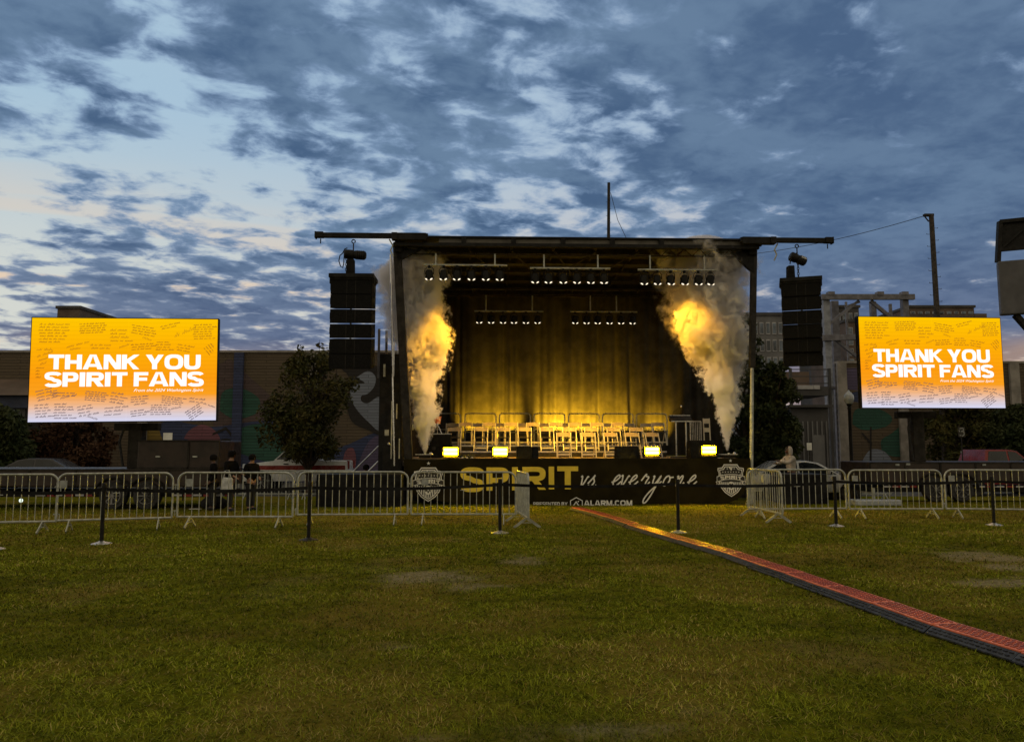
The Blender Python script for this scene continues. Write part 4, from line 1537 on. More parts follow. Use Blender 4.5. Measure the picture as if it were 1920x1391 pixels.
# floor blinders
def blinder():
    r = empty('blinder_light')
    MB().box((0, .10, .20), (.44, .16, .26)).build('housing', M['black_metal'], r, bevel=.02)
    MB().box((0, .005, .205), (.42, .02, .225)).build('reflector', M['reflector_gold'], r, bevel=.004)
    for z in (.150, .252):
        MB().box((0, -.03, z), (.39, .05, .084)).build('lamp_tube', M['blinder_led'], r, bevel=.025)
    MB().box((0, .08, .03), (.44, .22, .05)).build('base', M['dark_steel'], r, bevel=.01)
    for s in (-1, 1):
        MB().box((s * .245, .1, .15), (.02, .05, .26)).build('bracket', M['dark_steel'], r)
    return r


bl0 = blinder()
for k, (px, v) in enumerate(((845, .05), (938, .05), (1222.5, .02), (1329, .02))):
    o = bl0 if k == 0 else copy_tree(bl0)
    u, _ = lu(px, 850, v)
    o.location = S(u, v, DECK + (.0, .0, .02, .05)[k])
    o.rotation_euler.z = SYAW
    tag(o, 'lit yellow twin tube blinder on the deck edge, ' + ('leftmost, beside the left fog jet', 'just left of a black monitor pair', 'in front of a lone chair', 'rightmost, near the right fog jet')[k], 'stage light', 'blinders along the deck edge')

# monitors and cases
def wedge(name, label, px0, px1, py0, v, d, cat, slope=.18, zb=DECK, py1=None):
    a, z = lu(px0, py0, v)
    b, _ = lu(px1, py0, v)
    h, w = z - zb, b - a
    r = empty(name, S((a + b) / 2, v, zb), SYAW, label, cat)
    MB().prism([(-w / 2, 0, .0), (-w / 2, d, .0), (-w / 2, d - slope * .3, h), (-w / 2, slope, h)], (w, 0, 0)).build('cabinet', M['cabinet'], r, bevel=.012)
    MB().prism([(-w / 2 + .03, slope + .03, h + .001), (-w / 2 + .03, d - slope * .3 - .03, h + .001), (-w / 2 + .03, d - slope * .3 - .03, h + .012), (-w / 2 + .03, slope + .03, h + .012)], (w - .06, 0, 0)).build('grille', M['grille'], r)
    for s in (-1, 1):
        MB().box((s * (w / 2 + .004), d * .45, h * .5), (.01, .12, .04)).build('handle', M['dark_steel'], r)
    return r


wedge('floor_monitor', 'larger black floor monitor right of the second blinder', 969, 998, 837, .35, .5, 'speaker')
wedge('floor_monitor', 'slim black floor monitor paired behind the larger one', 998.5, 1010, 838, .45, .4, 'speaker')
wedge('floor_monitor', 'black floor monitor left of the third blinder, before the front chairs', 1157, 1201, 837, .3, .55, 'speaker', .25)
wedge('floor_monitor', 'black floor monitor under the lectern side railing by the rightmost blinder', 1296, 1345, 826, .5, .6, 'speaker', .3)
u0, z0 = lu(806, 814, 1.3)
u1, _ = lu(845, 814, 1.3)
r = empty('equipment_case', S((u0 + u1) / 2, 1.3, DECK), SYAW, 'black equipment case with a bright rim behind the left fog jet', 'case')
MB().box((0, .4, (z0 - DECK) / 2), (u1 - u0, .8, z0 - DECK)).build('case_body', M['cabinet'], r, bevel=.015)
MB().box((0, .4, z0 - DECK + .012), (u1 - u0 + .01, .81, .022)).build('lid_rim', M['alu'], r)
for s in (-1, 1):
    MB().box((s * (u1 - u0) * .3, -.006, .3), (.1, .012, .1)).build('latch', M['dark_steel'], r)
u0, z0b = lu(820, 793, 1.7)
_, z1b = lu(820, 779, 1.7)
r = empty('orange_tub', S(u0, 1.7, z0b), SYAW, 'orange tub on a stand beside the left fog jet', 'tub')
MB().lathe([(.09, -.02), (.125, .18), (.135, .2), (.125, .2), (.085, 0)], n=16).build('tub_body', M['orange'], r, smooth=True)
mb = MB()
for s in (-1, 0, 1):
    mb.tube((0, 0, -.03), (s * .14, .1 * (s == 0) - .04, z0 - z0b + .03), .014, 6)
mb.lathe([(.02, -.06), (.1, -.03), (.1, -.022)], n=12)
mb.build('stand', M['chrome'], r)

# fog jets
for px, py, lab in ((797, 850, 'flat topped fog machine at the left deck corner'), (1366, 848, 'fog machine at the right deck corner near the stage post')):
    u, _ = lu(px, py, .9)
    r = empty('fog_machine', S(u, .9, DECK), SYAW, lab, 'fog machine', 'fog machines on the deck edge')
    MB().box((.0, .02, .05), (.34, .26, .09)).build('case_body', M['black_metal'], r, bevel=.01)
    MB().box((-.02, .0, .115), (.52, .26, .025)).build('tray', M['alu'], r, bevel=.004)
    MB().lathe([(.035, .125), (.03, .16), (.018, .165)], n=12).build('nozzle', M['galv'], r)
    MB().lathe([(.05, .128), (.05, .15), (.03, .175)], (.17, -.02, 0), n=10).build('knob', M['alu'], r)

# lectern and stair railing on the right of the stage
u0, z0 = lu(1257, 790, 1.6)
u1, _ = lu(1296, 790, 1.6)
_, z1 = lu(1277, 780, 1.6)
w = u1 - u0
r = empty('lectern', S((u0 + u1) / 2, 1.6, DECK), SYAW, 'slender lectern with a slanted desk and gooseneck microphone', 'lectern')
h = z0 - DECK
MB().prism([(-w / 2, -.12, h), (-w / 2, .24, h + .02), (-w / 2, .24, h + .20), (-w / 2, -.12, h + .05)], (w, 0, 0)).build('desk', M['dark_steel'], r, bevel=.006)
MB().box((0, -.13, h + .0), (w + .01, .02, .03)).box((0, .1, h + .19), (w, .02, .02)).build('desk_trim', M['alu'], r)
for s in (-1, 1):
    MB().beam((s * w * .24, 0, 0), (s * w * .24, 0, h), .035, .035).build('leg', M['alu'], r)
MB().box((0, .05, .02), (w * .9, .42, .04)).build('base', M['dark_steel'], r, bevel=.008)
mp = [(-.24, .1, h + .15), (-.20, .08, h + .30), (-.08, .04, h + .38), (.02, .0, h + .44)]
mc = MB().path(mp, .008, 6).build('microphone', M['black_metal'], r)
MB().lathe([(.012, -.02), (.026, .0), (.03, .03), (.02, .055)], (.02, 0, h + .44), n=10).build('mic_head', M['chrome'], mc, smooth=True)
u0, z0 = lu(1294, 790, 2.3)
u1, _ = lu(1314, 790, 2.3)
r = empty('stair_railing', S((u0 + u1) / 2, 2.3, DECK), SYAW, 'pale railing of close upright bars right of the lectern', 'railing')
w, h = u1 - u0, z0 - DECK
MB().tube((-w / 2, 0, h), (w / 2, 0, h), .02, 8).build('top_rail', M['alu'], r)
for k in range(7):
    MB().tube((-w / 2 + w * k / 6, 0, 0), (-w / 2 + w * k / 6, 0, h), .012 if 0 < k < 6 else .02, 6).build('bar', M['alu'], r)
u0, z0 = lu(1326, 784, 3.0)
r = empty('stacked_chairs_bundle', S(u0, 3.0, DECK), SYAW, 'folded pale chair leaning in the dark beyond the railing', 'chair')
mb = MB()
h = z0 - DECK
for s in (-1, 1):
    mb.beam((s * .10, 0, .0), (s * .10, .12, h), .03, .03)
mb.build('frame', M['ivory'], r)
MB().box((0, .11, h - .09), (.20, .03, .16)).box((0, .08, h - .38), (.20, .03, .14)).build('slat_panel', M['ivory'], r)
r.name = 'folded_chair'

# small clutter along the deck edge
for k, (px, v) in enumerate(((866, .35), (874, .30), (884, .36))):
    u, _ = lu(px, 856, v)
    r = empty('cable_coil', S(u, v, DECK), SYAW, 'small coil of black cable on the deck, %s of three between the left blinders' % ('leftmost', 'middle', 'rightmost')[k], 'cable', 'cable coils on the deck')
    mb = MB()
    mb.path([(.11 * math.cos(q * .5) * (1 - .02 * (q // 12)), .08 * math.sin(q * .5), .015 + .004 * q) for q in range(26)], .012, 6)
    mb.build('cable_loop', M['rubber'], r)
    MB().box((.02, -.10, .03), (.07, .05, .04)).build('plug', M['chrome'], r, bevel=.005)

# ------------------------------------------------------------------ hanging speakers
def speaker_array(label, cpx, w_px, pyt, pyb, v, ncab, gaps, rz, curve, gap):
    u, zt = lu(cpx, pyt, v)
    _, zb = lu(cpx, pyb, v)
    w = lu(cpx + w_px / 2, pyt, v)[0] - lu(cpx - w_px / 2, pyt, v)[0]
    r = empty('line_array', S(u, v, zt), SYAW + rz, label, 'speaker array')
    H = zt - zb
    mb = MB()
    mb.box((0, -.05, -.05), (w + .10, .9, .11))
    mb.box((0, -.05, -.13), (w + .04, .8, .06))
    for s in (-1, 1):
        mb.box((s * (w / 2 + .02), -.3, -.17), (.06, .1, .16))
    mb.build('bumper_frame', M['black_metal'], r, bevel=.006)
    ch = (H - .16) / ncab
    SH = .160
    for i in range(ncab):
        z1 = -.16 - i * ch
        g = gap if i in gaps else .006
        back = curve * i * i
        T = Matrix.Translation((0, back, z1))
        hh = ch - g
        y0, y1 = -.42, .34
        MBc = MB().prism([(-w / 2, y0, 0), (-w / 2, y1, SH * (y1 - y0)), (-w / 2, y1, SH * (y1 - y0) - hh), (-w / 2, y0, -hh)], (w, 0, 0), T)
        cab = MBc.build('cabinet', M['cabinet'], r, bevel=.004)
        MB().box((0, -.428, -hh / 2), (w - .05, .012, hh - .03), T=T).build('grille', M['grille'], cab)
        mb = MB()
        for x in (-.12, .12):
            mb.box((x, -.436, -hh / 2), (.014, .006, hh - .04), T=T)
        mb.box((0, -.40, -hh - g / 2), (.05, .02, g), T=T)
        mb.build('waveguide_rib', M['dark_steel'], cab)
        mb = MB()
        for s in (-1, 1):
            mb.box((s * (w / 2 + .006), .02, -hh / 2 + .06), (.010, .12, hh * .5), T=T)
            mb.box((s * (w / 2 + .012), -.33, -hh / 2 + .02), (.02, .05, hh * .45), T=T)
        mb.build('rigging_plate', M['dark_steel'], cab)
    return r, zt


la, zla = speaker_array('tall black speaker array hanging left of the stage, three bright gaps between cabinets', 664, 76, 520, 695, -.42, 6, (1, 2, 3), 0, 0.0, .027)
ra, zra = speaker_array('tall black speaker array hanging right of the stage, turned to show its side', 1500, 66, 526, 688, -.42, 6, (0, 1), R(-20), 0.010, .014)


def hoist(label, hookpx, hookpy, mpx, mpy, bag, chain, lit, cable, zarm, ztop, flip):
    u, z = lu(hookpx, hookpy, -.42)
    r = empty('chain_hoist', S(u, -.42, zarm), SYAW, label, 'hoist', 'chain hoists on the cantilever arms')
    z0 = zarm
    um, zm = lu(mpx, mpy, -.42)
    zm -= z0
    dx = um - u
    mb = MB()
    mb.path([(.05 * math.cos(R(q)), 0, -.03 + .05 * math.sin(R(q)) - .06) for q in range(-60, 300, 30)], .016, 6)
    mb.tube((0, 0, -.14), (0, 0, zm + .12), .018, 6)
    mb.build('hook', M['dark_steel'], r)
    T = Matrix.Translation((dx, 0, zm)) @ Matrix.Rotation(R(4 if not flip else 22), 4, 'Y') @ Matrix.Rotation(PI / 2, 4, 'Y')
    L = .62 if not flip else .5
    MB().lathe([(.10, -L * .5), (.135, -L * .44), (.135, -L * .1), (.11, -.04 * L), (.125, .0), (.125, L * .44), (.08, L * .5)], n=16, T=T).build('motor', M['black_metal'], r, smooth=True)
    mb = MB()
    for k in range(4):
        mb.lathe([(.137, L * (.08 + .09 * k)), (.137, L * (.11 + .09 * k))], n=16, T=T)
    mb.build('cooling_fin', M['dark_steel'], r)
    if lit:
        MB().box((0, -.112, L * .25), (.11, .04, L * .32), T=T @ Matrix.Rotation(R(-40), 4, 'Z')).build('side_plate', M['alu'], r, bevel=.01)
    mb = MB()
    bx = lu(bag[0], bag[1], -.42)[0] - u
    bt, bb = lu(bag[0], bag[1], -.42)[1] - z0, ztop - z0
    q = .10 if not flip else .085
    mb.prism([(bx - q, -.1, bt), (bx + q, -.1, bt), (bx + q * 1.15, -.1, bb + .0), (bx - q * 1.2, -.1, bb + .0)], (0, .22, 0))
    mb.build('chain_bag', M['cloth'], r, bevel=.02)
    mb = MB()
    cxp = lu(chain, 500, -.42)[0] - u
    n = int((zm - .1 - (ztop - z0)) / .075)
    for k in range(n):
        c = Vector((cxp, -.05, zm - .14 - k * .075))
        a_ = (k % 2) * PI / 2
        mb.path([c + Vector((.028 * math.cos(t_) * math.cos(a_), .028 * math.cos(t_) * math.sin(a_), .052 * math.sin(t_))) for t_ in [2 * PI * i / 8 for i in range(8)]], .010, 5, closed=True)
    mb.build('chain', M['dark_steel'], r)
    if cable:
        pts = [(lu(x, y, -.42)[0] - u, -.05, lu(x, y, -.42)[1] - z0) for x, y in cable]
        MB().path(pts, .016, 6).build('power_lead', M['rubber'], r)
    return r


hoist('chain hoist above the left speaker array with a looping power lead', 663, 449, 666, 478, (658, 487), 650, False,
      [(652, 466), (647, 468), (643, 476), (638, 480), (636, 490), (639, 500), (643, 503), (645, 496), (646, 480), (648, 472)], RZ - .14, zla, False)
hoist('chain hoist above the right speaker array with a bright side plate and slack chain', 1494, 461, 1496, 486, (1482, 499), 1495, True,
      [(1494, 474), (1486, 480), (1481, 487), (1480, 496)], RZ - .16, zra, True)

# ------------------------------------------------------------------ LED screens on trailers
def screen_mat(name):
    m = bpy.data.materials.new(name)
    m.use_nodes = True
    N = Nodes(m.node_tree)
    g = N.n('ShaderNodeTexCoord').outputs['Generated']
    sp = N.n('ShaderNodeSeparateXYZ')
    N.put(sp.inputs[0], g)
    rp = N.n('ShaderNodeValToRGB')
    N.put(rp.inputs[0], sp.outputs[2])
    el = rp.color_ramp.elements
    el[0].position, el[0].color = 0.0, (*lin((212, 214, 242)), 1)
    el[1].position, el[1].color = 1.0, (*lin((255, 198, 2)), 1)
    for pos, c in ((.07, (220, 204, 208)), (.155, (240, 184, 140)), (.26, (251, 160, 30)), (.42, (253, 156, 14)), (.70, (255, 176, 4))):
        e = el.new(pos)
        e.color = (*lin(c), 1)
    tile = N.math('PINGPONG', N.math('MULTIPLY', sp.outputs[2], 48.0), 1.0)
    t2 = N.math('MULTIPLY', N.remap(tile, 0.0, .35, .93, 1.0), N.remap(N.math('ABSOLUTE', N.math('SUBTRACT', sp.outputs[0], .513)), 0, .0035, 1.05, 1.0))
    e = N.n('ShaderNodeEmission')
    N.put(e.inputs[0], rp.outputs[0])
    N.put(e.inputs[1], t2)
    o = N.n('ShaderNodeOutputMaterial')
    N.put(o.inputs[0], e.outputs[0])
    return m


M['screen'] = screen_mat('screen_picture')
M['screen_white'] = emit('screen_white', (1.0, .99, .97), 1.12)
M['screen_ink'] = emit('screen_ink', lin((150, 92, 26)), 1.0)
M['screen_ink_low'] = emit('screen_ink_low', lin((92, 78, 88)), 1.0)


def led_screen(label, tl, tr, bl_, br, YL, YR):
    p0, p1 = at(*bl_, YL), at(*br, YR)
    q0, q1 = at(*tl, YL), at(*tr, YR)
    zb, zt = (p0.z + p1.z) / 2, (q0.z + q1.z) / 2
    a = Vector(((p0.x + q0.x) / 2, YL, 0))
    b = Vector(((p1.x + q1.x) / 2, YR, 0))
    w, h = (b - a).length, zt - zb
    ang = math.atan2(b.y - a.y, b.x - a.x)
    r = empty('led_screen', ((a.x + b.x) / 2, (a.y + b.y) / 2, zb), ang, label, 'screen', 'large LED screens beside the stage')
    MB().box((0, .09, h / 2), (w + .05, .17, h + .05)).build('cabinet', M['black_metal'], r, bevel=.008)
    mb = MB()
    mb.add([(-w / 2, -.004, 0), (w / 2, -.004, 0), (w / 2, -.004, h), (-w / 2, -.004, h)], [(0, 1, 2, 3)])
    pn = mb.build('picture_panel', M['screen'], r)
    fn = lambda x, y, e: Vector(((x - .5) * w, -.008 - e, (1 - y) * h))     # x right, y down from the top, both 0..1
    FL = Flat(lambda x, y, e: Vector((x * w - w / 2, -.008 - e, h - y)), .0003)
    # lettering uses metres with y measured down, so flip inside
    F2 = Flat(lambda x, y, e: Vector((x - w / 2, -.008 - e, y)), .0003)
    heavy_text(F2, 'THANK YOU', .094 * w, .910 * w, h * (1 - .497), h * .142, .335, .225, .06)
    heavy_text(F2, 'SPIRIT FANS', .078 * w, .930 * w, h * (1 - .664), h * .138, .335, .225, .055)
    F2.build('headline_lettering', M['screen_white'], pn)
    F2 = Flat(lambda x, y, e: Vector((x - w / 2, -.008 - e, y)), .0003)
    font_text(F2, 'From the 2024 Washington Spirit', .55 * w, .93 * w, h * (1 - .715), h * .028, .45)
    F2.build('signature_lettering', M['screen_white'], pn)
    F2 = Flat(lambda x, y, e: Vector((x - w / 2, -.008 - e, y)), .0002)
    for k, (x, y, ww, hh, n_, an) in enumerate(((.035, .05, .17, .2, 7, 0), (.245, .05, .15, .11, 5, 3), (.41, .10, .10, .14, 4, 0), (.53, .05, .13, .1, 4, -10), (.68, .07, .10, .05, 2, 14), (.755, .15, .07, .06, 1, 24),
                                                 (.86, .05, .12, .16, 7, 2), (.18, .27, .12, .04, 1, 16), (.20, .29, .05, .04, 1, 10), (.31, .25, .10, .06, 2, 0), (.46, .27, .05, .04, 1, 20), (.525, .25, .12, .07, 3, 4),
                                                 (.66, .22, .10, .10, 4, 0), (.78, .24, .08, .08, 3, -10), (.965, .23, .05, .10, 4, -52), (.03, .29, .09, .04, 1, 0), (.59, .16, .06, .05, 1, -18), (.03, .36, .05, .12, 3, 20), (.03, .47, .02, .12, 4, 0))):
        F2 = Flat(lambda x, y, e: Vector((x - w / 2, -.008 - e, y)), .0002)
        scribble(F2, x * w, h * (1 - y), ww * w, hh * h, n_, .008, R(an), 40 + k)
        F2.build('pen_note', M['screen_ink'], pn)
    F2 = Flat(lambda x, y, e: Vector((x - w / 2, -.008 - e, y)), .0002)
    for k, (x, y, ww, hh, n_, an) in enumerate(((.03, .70, .10, .12, 4, 14), (.11, .71, .16, .05, 2, -2), (.16, .76, .07, .04, 1, 14), (.29, .70, .12, .10, 5, -6), (.43, .71, .08, .12, 4, -10), (.53, .76, .10, .07, 3, 4), (.55, .83, .08, .03, 1, 8),
                                                 (.70, .75, .13, .08, 4, -8), (.85, .77, .09, .06, 2, -6), (.93, .82, .05, .03, 1, -20), (.03, .83, .08, .14, 5, 4), (.13, .82, .09, .16, 6, 0), (.25, .85, .09, .12, 4, 10), (.31, .93, .04, .04, 1, -20),
                                                 (.39, .86, .11, .10, 3, 4), (.53, .90, .10, .07, 3, 8), (.64, .84, .11, .11, 5, 0), (.75, .87, .06, .04, 1, 12), (.825, .92, .10, .11, 5, 34))):
        F2 = Flat(lambda x, y, e: Vector((x - w / 2, -.008 - e, y)), .0002)
        scribble(F2, x * w, h * (1 - y), ww * w, hh * h, n_, .009, R(an), 90 + k)
        F2.build('pen_note', M['screen_ink_low'], pn)
    MB().box((0, -.01, -.015), (w + .04, .02, .02)).build('lower_lip', M['black_metal'], r)
    return r, w, h, zb, ang


ls, lw_, lh_, lzb, lang = led_screen('left hand LED screen, larger, reading THANK YOU SPIRIT FANS', (59.5, 594), (409, 601), (57, 789), (407.5, 790), 19.5, 20.2)
ls.rotation_euler.y = -.017
rs, rw_, rh_, rzb, rang = led_screen('right hand LED screen, narrower, reading THANK YOU SPIRIT FANS', (1610, 594.5), (1877, 596.5), (1616.5, 765), (1882.5, 764), 22.2, 22.45)


def wheel_part(c, rad, wid, parent, axis='y', rim='rim_metal', spokes=8, ztwist=0):
    T = Matrix.Translation(c) @ (Matrix.Rotation(PI / 2, 4, 'X') if axis == 'y' else Matrix.Rotation(PI / 2, 4, 'Y'))
    ty = MB().lathe([(rad * .62, -wid / 2), (rad * .93, -wid / 2), (rad, -wid * .32), (rad, wid * .32), (rad * .93, wid / 2), (rad * .62, wid / 2)], n=28, T=T).build('wheel', M['rubber'], parent, smooth=True)
    mb = MB()
    for s in (1,):
        for k in range(spokes):
            q = 2 * PI * k / spokes
            mb.beam(T @ Vector((.1 * rad * math.cos(q), .1 * rad * math.sin(q), wid * .51)), T @ Vector((.60 * rad * math.cos(q), .60 * rad * math.sin(q), wid * .54)), rad * .13, wid * .08)
        mb.path([T @ Vector((.6 * rad * math.cos(2 * PI * i / 24), .6 * rad * math.sin(2 * PI * i / 24), wid * .52)) for i in range(24)], rad * .035, 6, closed=True)
        mb.lathe([(rad * .16, wid * .45), (rad * .16, wid * .56), (rad * .08, wid * .6)], n=12, T=T)
    mb.build('rim', M[rim], ty)
    return ty


def screen_trailer(label, px0, px1, Y, wheels, pytop, pybot, mast_px, mast_top, paint, box, reflect, right):
    a, b = at(px0, 900, Y), at(px1, 900, Y)
    g = gz1(0, Y)
    zt = at((px0 + px1) / 2, pytop, Y).z - g
    zb = at((px0 + px1) / 2, pybot, Y).z - g
    cx = (a.x + b.x) / 2
    L = b.x - a.x
    r = empty('screen_trailer', (cx, Y, g), 0, label, 'trailer', 'trailers carrying the LED screens')
    X = lambda px: at(px, 900, Y).x - cx
    Z = lambda py: at((px0 + px1) / 2, py, Y).z - g
    MB().box((0, 1.05, (zt + zb) / 2 + .1), (L, 2.1, zt - zb - .2)).build('body', M[paint], r, bevel=.03)
    MB().box((0, 1.05, zb - .0), (L * 1.0, 1.9, .14)).build('chassis', M['black_metal'], r, bevel=.01)
    mb = MB()
    n = 6
    for k in range(n + 1):
        mb.box((-L / 2 + L * k / n, -.012, (zt + zb) / 2 + .1), (.05, .024, zt - zb - .24))
    mb.box((0, -.014, zt - .02), (L, .03, .04))
    mb.build('side_rib', M['dark_steel'], r)
    mb = MB()
    for px in wheels:
        mb.path([(X(px) + .52 * math.cos(R(q)), -.06, .36 + .46 * math.sin(R(q))) for q in range(0, 181, 15)], .035, 6)
    mb.build('mudguard', M['black_metal'], r)
    for px in wheels:
        wheel_part((X(px), .02, .36), .36, .24, r)
    for k, px in enumerate(reflect):
        MB().box((X(px), -.03, Z(928 if not right else 912)), (.22, .012, .045)).build('reflector', M['reflector_white'], r)
        MB().box((X(px) + .28, -.03, Z(928.5 if not right else 912)), (.24, .012, .055)).build('reflector', M['reflector_red'], r)
    zm = at(mast_px, mast_top, Y).z - g
    MB().box((X(mast_px), .6, (zm + zt) / 2), (.34, .34, zm - zt)).box((X(mast_px), .6, zm - .1), (1.2, .22, .2)).build('mast', M['dark_steel'], r, bevel=.015)
    mb = MB()
    mb.path([(X(mast_px) - .26, .38, zm - .15), (X(mast_px) - .36, .36, zm - .5), (X(mast_px) - .34, .36, (zm + zt) / 2), (X(mast_px) - .24, .38, zt + .05)], .035, 6)
    mb.build('hose', M['rubber'], r)
    if box:
        x0, x1, y0 = box
        zz = Z(y0)
        bx = MB().box(((X(x0) + X(x1)) / 2, 1.0, (zz + zt) / 2), (X(x1) - X(x0), 1.7, zz - zt)).build('generator_box', M['brown_paint'], r, bevel=.03)
        mb = MB()
        mb.box(((X(x0) + X(x1)) / 2, .14, zt + .02), (X(x1) - X(x0), .03, .05))
        mb.box((X(x0 + 97), .14, (zz + zt) / 2), (.05, .03, zz - zt))
        mb.box(((X(x0) + X(x1)) / 2, .14, zz), (X(x1) - X(x0) + .04, .04, .04))
        mb.build('door_frame', M['dark_steel'], bx)
        for k in range(2):
            MB().box((X(x0 + 40 + 70 * k), .13, (zz + zt) / 2 - .05), (.12, .03, .04)).build('latch', M['galv'], bx)
    for s, px in ((-1, px0 + 8), (1, px1 - 8)):
        MB().tube((X(px), .1, 0), (X(px), .1, zb + .05), .04, 8).lathe([(.12, 0), (.12, .03)], (X(px), .1, 0), 10).build('outrigger', M['galv'], r)
    return r


t1 = screen_trailer('long dark brown trailer carrying the left hand screen', -120, 402, 20.6, (215, 278), 879, 927, 233, 792, 'brown_paint', (250, 405, 826), (80, 112, 152, 335, 372, 412), False)
MB().lathe([(.045, -.02), (.055, 0), (.045, .02)], n=10, T=Matrix.Translation((at(38, 938, 20.5).x - t1.location.x, -.07, at(38, 938, 20.5).z)) @ Matrix.Rotation(PI / 2, 4, 'X')).build('marker_lamp', M['truck_lamp'], t1)
t2 = screen_trailer('long black trailer carrying the right hand screen beside the block wall', 1632, 2030, 23.3, (1751, 1800), 866, 918, 1742, 770, 'brown_paint', None, (1662, 1696, 1838, 1874, 1910), True)
MB().box((at(1685, 872, 23.2).x - t2.location.x, -.03, at(1685, 872, 23.2).z), (.11, .02, .055)).box((at(1705, 871, 23.2).x - t2.location.x, -.03, at(1705, 871, 23.2).z), (.12, .02, .06)).build('decal', M['placard'], t2)
MB().box((at(1848, 872, 23.2).x - t2.location.x, -.03, at(1848, 872, 23.2).z), (.1, .02, .05)).build('decal', M['placard'], t2)

# ------------------------------------------------------------------ crowd barriers
BH = 1.10


def barrier_mesh(L, nb):
    r = empty('crowd_barrier')
    rr = .17
    zb = .215
    pts = [(-L / 2, 0, zb)] + [(x, 0, z) for x, z in arc(-L / 2 + rr, BH - rr, rr, 180, 90, 7)] + [(x, 0, z) for x, z in arc(L / 2 - rr, BH - rr, rr, 90, 0, 7)] + [(L / 2, 0, zb)]
    MB().path(pts, .021, 9).tube((-L / 2, 0, zb), (L / 2, 0, zb), .021, 9).build('frame', M['galv'], r, smooth=True)
    mb = MB()
    for k in range(1, nb):
        x = -L / 2 + L * k / nb
        mb.tube((x, 0, zb), (x, 0, BH - .005 - (0 if abs(x) < L / 2 - rr else .05)), .0085, 6)
    x = L / nb
    mb.tube((-x / 2 + .0, 0, .72), (x / 2, 0, .72), .007, 6)
    mb.build('infill_grid', M['galv'], r, smooth=True)
    for s in (-1, 1):
        mb = MB()
        x = s * L * .385
        mb.beam((x, 0, zb - .005), (x, -.27, .012), .05, .02, (1, 0, 0))
        mb.beam((x, 0, zb - .005), (x, .27, .012), .05, .02, (1, 0, 0))
        mb.beam((x, -.13, .11), (x, .13, .11), .02, .012)
        mb.build('foot', M['galv'], r)
    for z in (.34, .86):
        MB().path([(L / 2 + .02, 0, z), (L / 2 + .05, 0, z + .02), (L / 2 + .055, 0, z - .06), (L / 2 + .05, 0, z - .09)], .009, 6).build('hook', M['galv'], r)
        MB().path([(-L / 2 - .02, 0, z), (-L / 2 - .045, .02, z), (-L / 2 - .05, -.02, z - .01), (-L / 2 - .02, 0, z - .02)], .008, 6).build('eye_ring', M['galv'], r)
    return r


bproto = barrier_mesh(2.2, 16)
first = True


def barrier(label, p0, p1, placard=None, group='crowd barriers along the lawn'):
    global first
    o = bproto if first else copy_tree(bproto)
    first = False
    p0, p1 = Vector(p0), Vector(p1)
    c = (p0 + p1) / 2
    o.location = (c.x, c.y, gz1(c.x, c.y))
    o.rotation_euler = (0, 0, math.atan2(p1.y - p0.y, p1.x - p0.x))
    o.scale = ((p1 - p0).length / 2.2, 1, 1)
    tag(o, label, 'barrier', group)
    if placard is not None:
        x = -1.1 + 2.2 * placard
        MB().box((x, -.012, .90), (.135, .008, .15)).build('placard', M['placard'], o)
    return o


GB = lambda px, py: gp(px, py)
barrier('steel crowd barrier at the far left edge with its left end out of frame', GB(-118, 1003), GB(104, 999))
barrier('steel crowd barrier in front of the trailer wheels', GB(103, 997.5), GB(321, 991), .05)
barrier('steel crowd barrier in front of the two people in black', GB(331, 989), GB(548, 989), .10)
barrier('steel crowd barrier in front of the black boxes left of the stage', GB(557, 984), GB(764, 983))
barrier('steel crowd barrier crossing the left crest and the yellow S of the banner', GB(770.5, 982), GB(967, 982), .13)
barrier('steel crowd barrier standing end on beneath the yellow letters of the banner', GB(969, 975), GB(991, 991))
barrier('steel crowd barrier turned sideways beside the right crest', GB(1403, 967), GB(1468, 984), .5)
barrier('steel crowd barrier in front of the white car', GB(1404, 973), GB(1588, 971.5))
barrier('steel crowd barrier in front of the lamp post', GB(1593.5, 971), GB(1769, 971), .07)
barrier('steel crowd barrier at the right edge, its right end out of frame', GB(1775, 971), GB(1962, 973), .07)
barrier('distant steel crowd barrier behind the two people, nearer the white pickup', at(447, 940, 30), at(555, 940, 30), group='crowd barriers behind the lawn')
barrier('distant steel crowd barrier partly behind the black boxes', at(557, 940, 30), at(664, 940, 30), group='crowd barriers behind the lawn')
barrier('distant steel crowd barrier beneath the car front, right of the stage', at(1565, 940, 30), at(1672, 940, 30), group='crowd barriers behind the lawn')

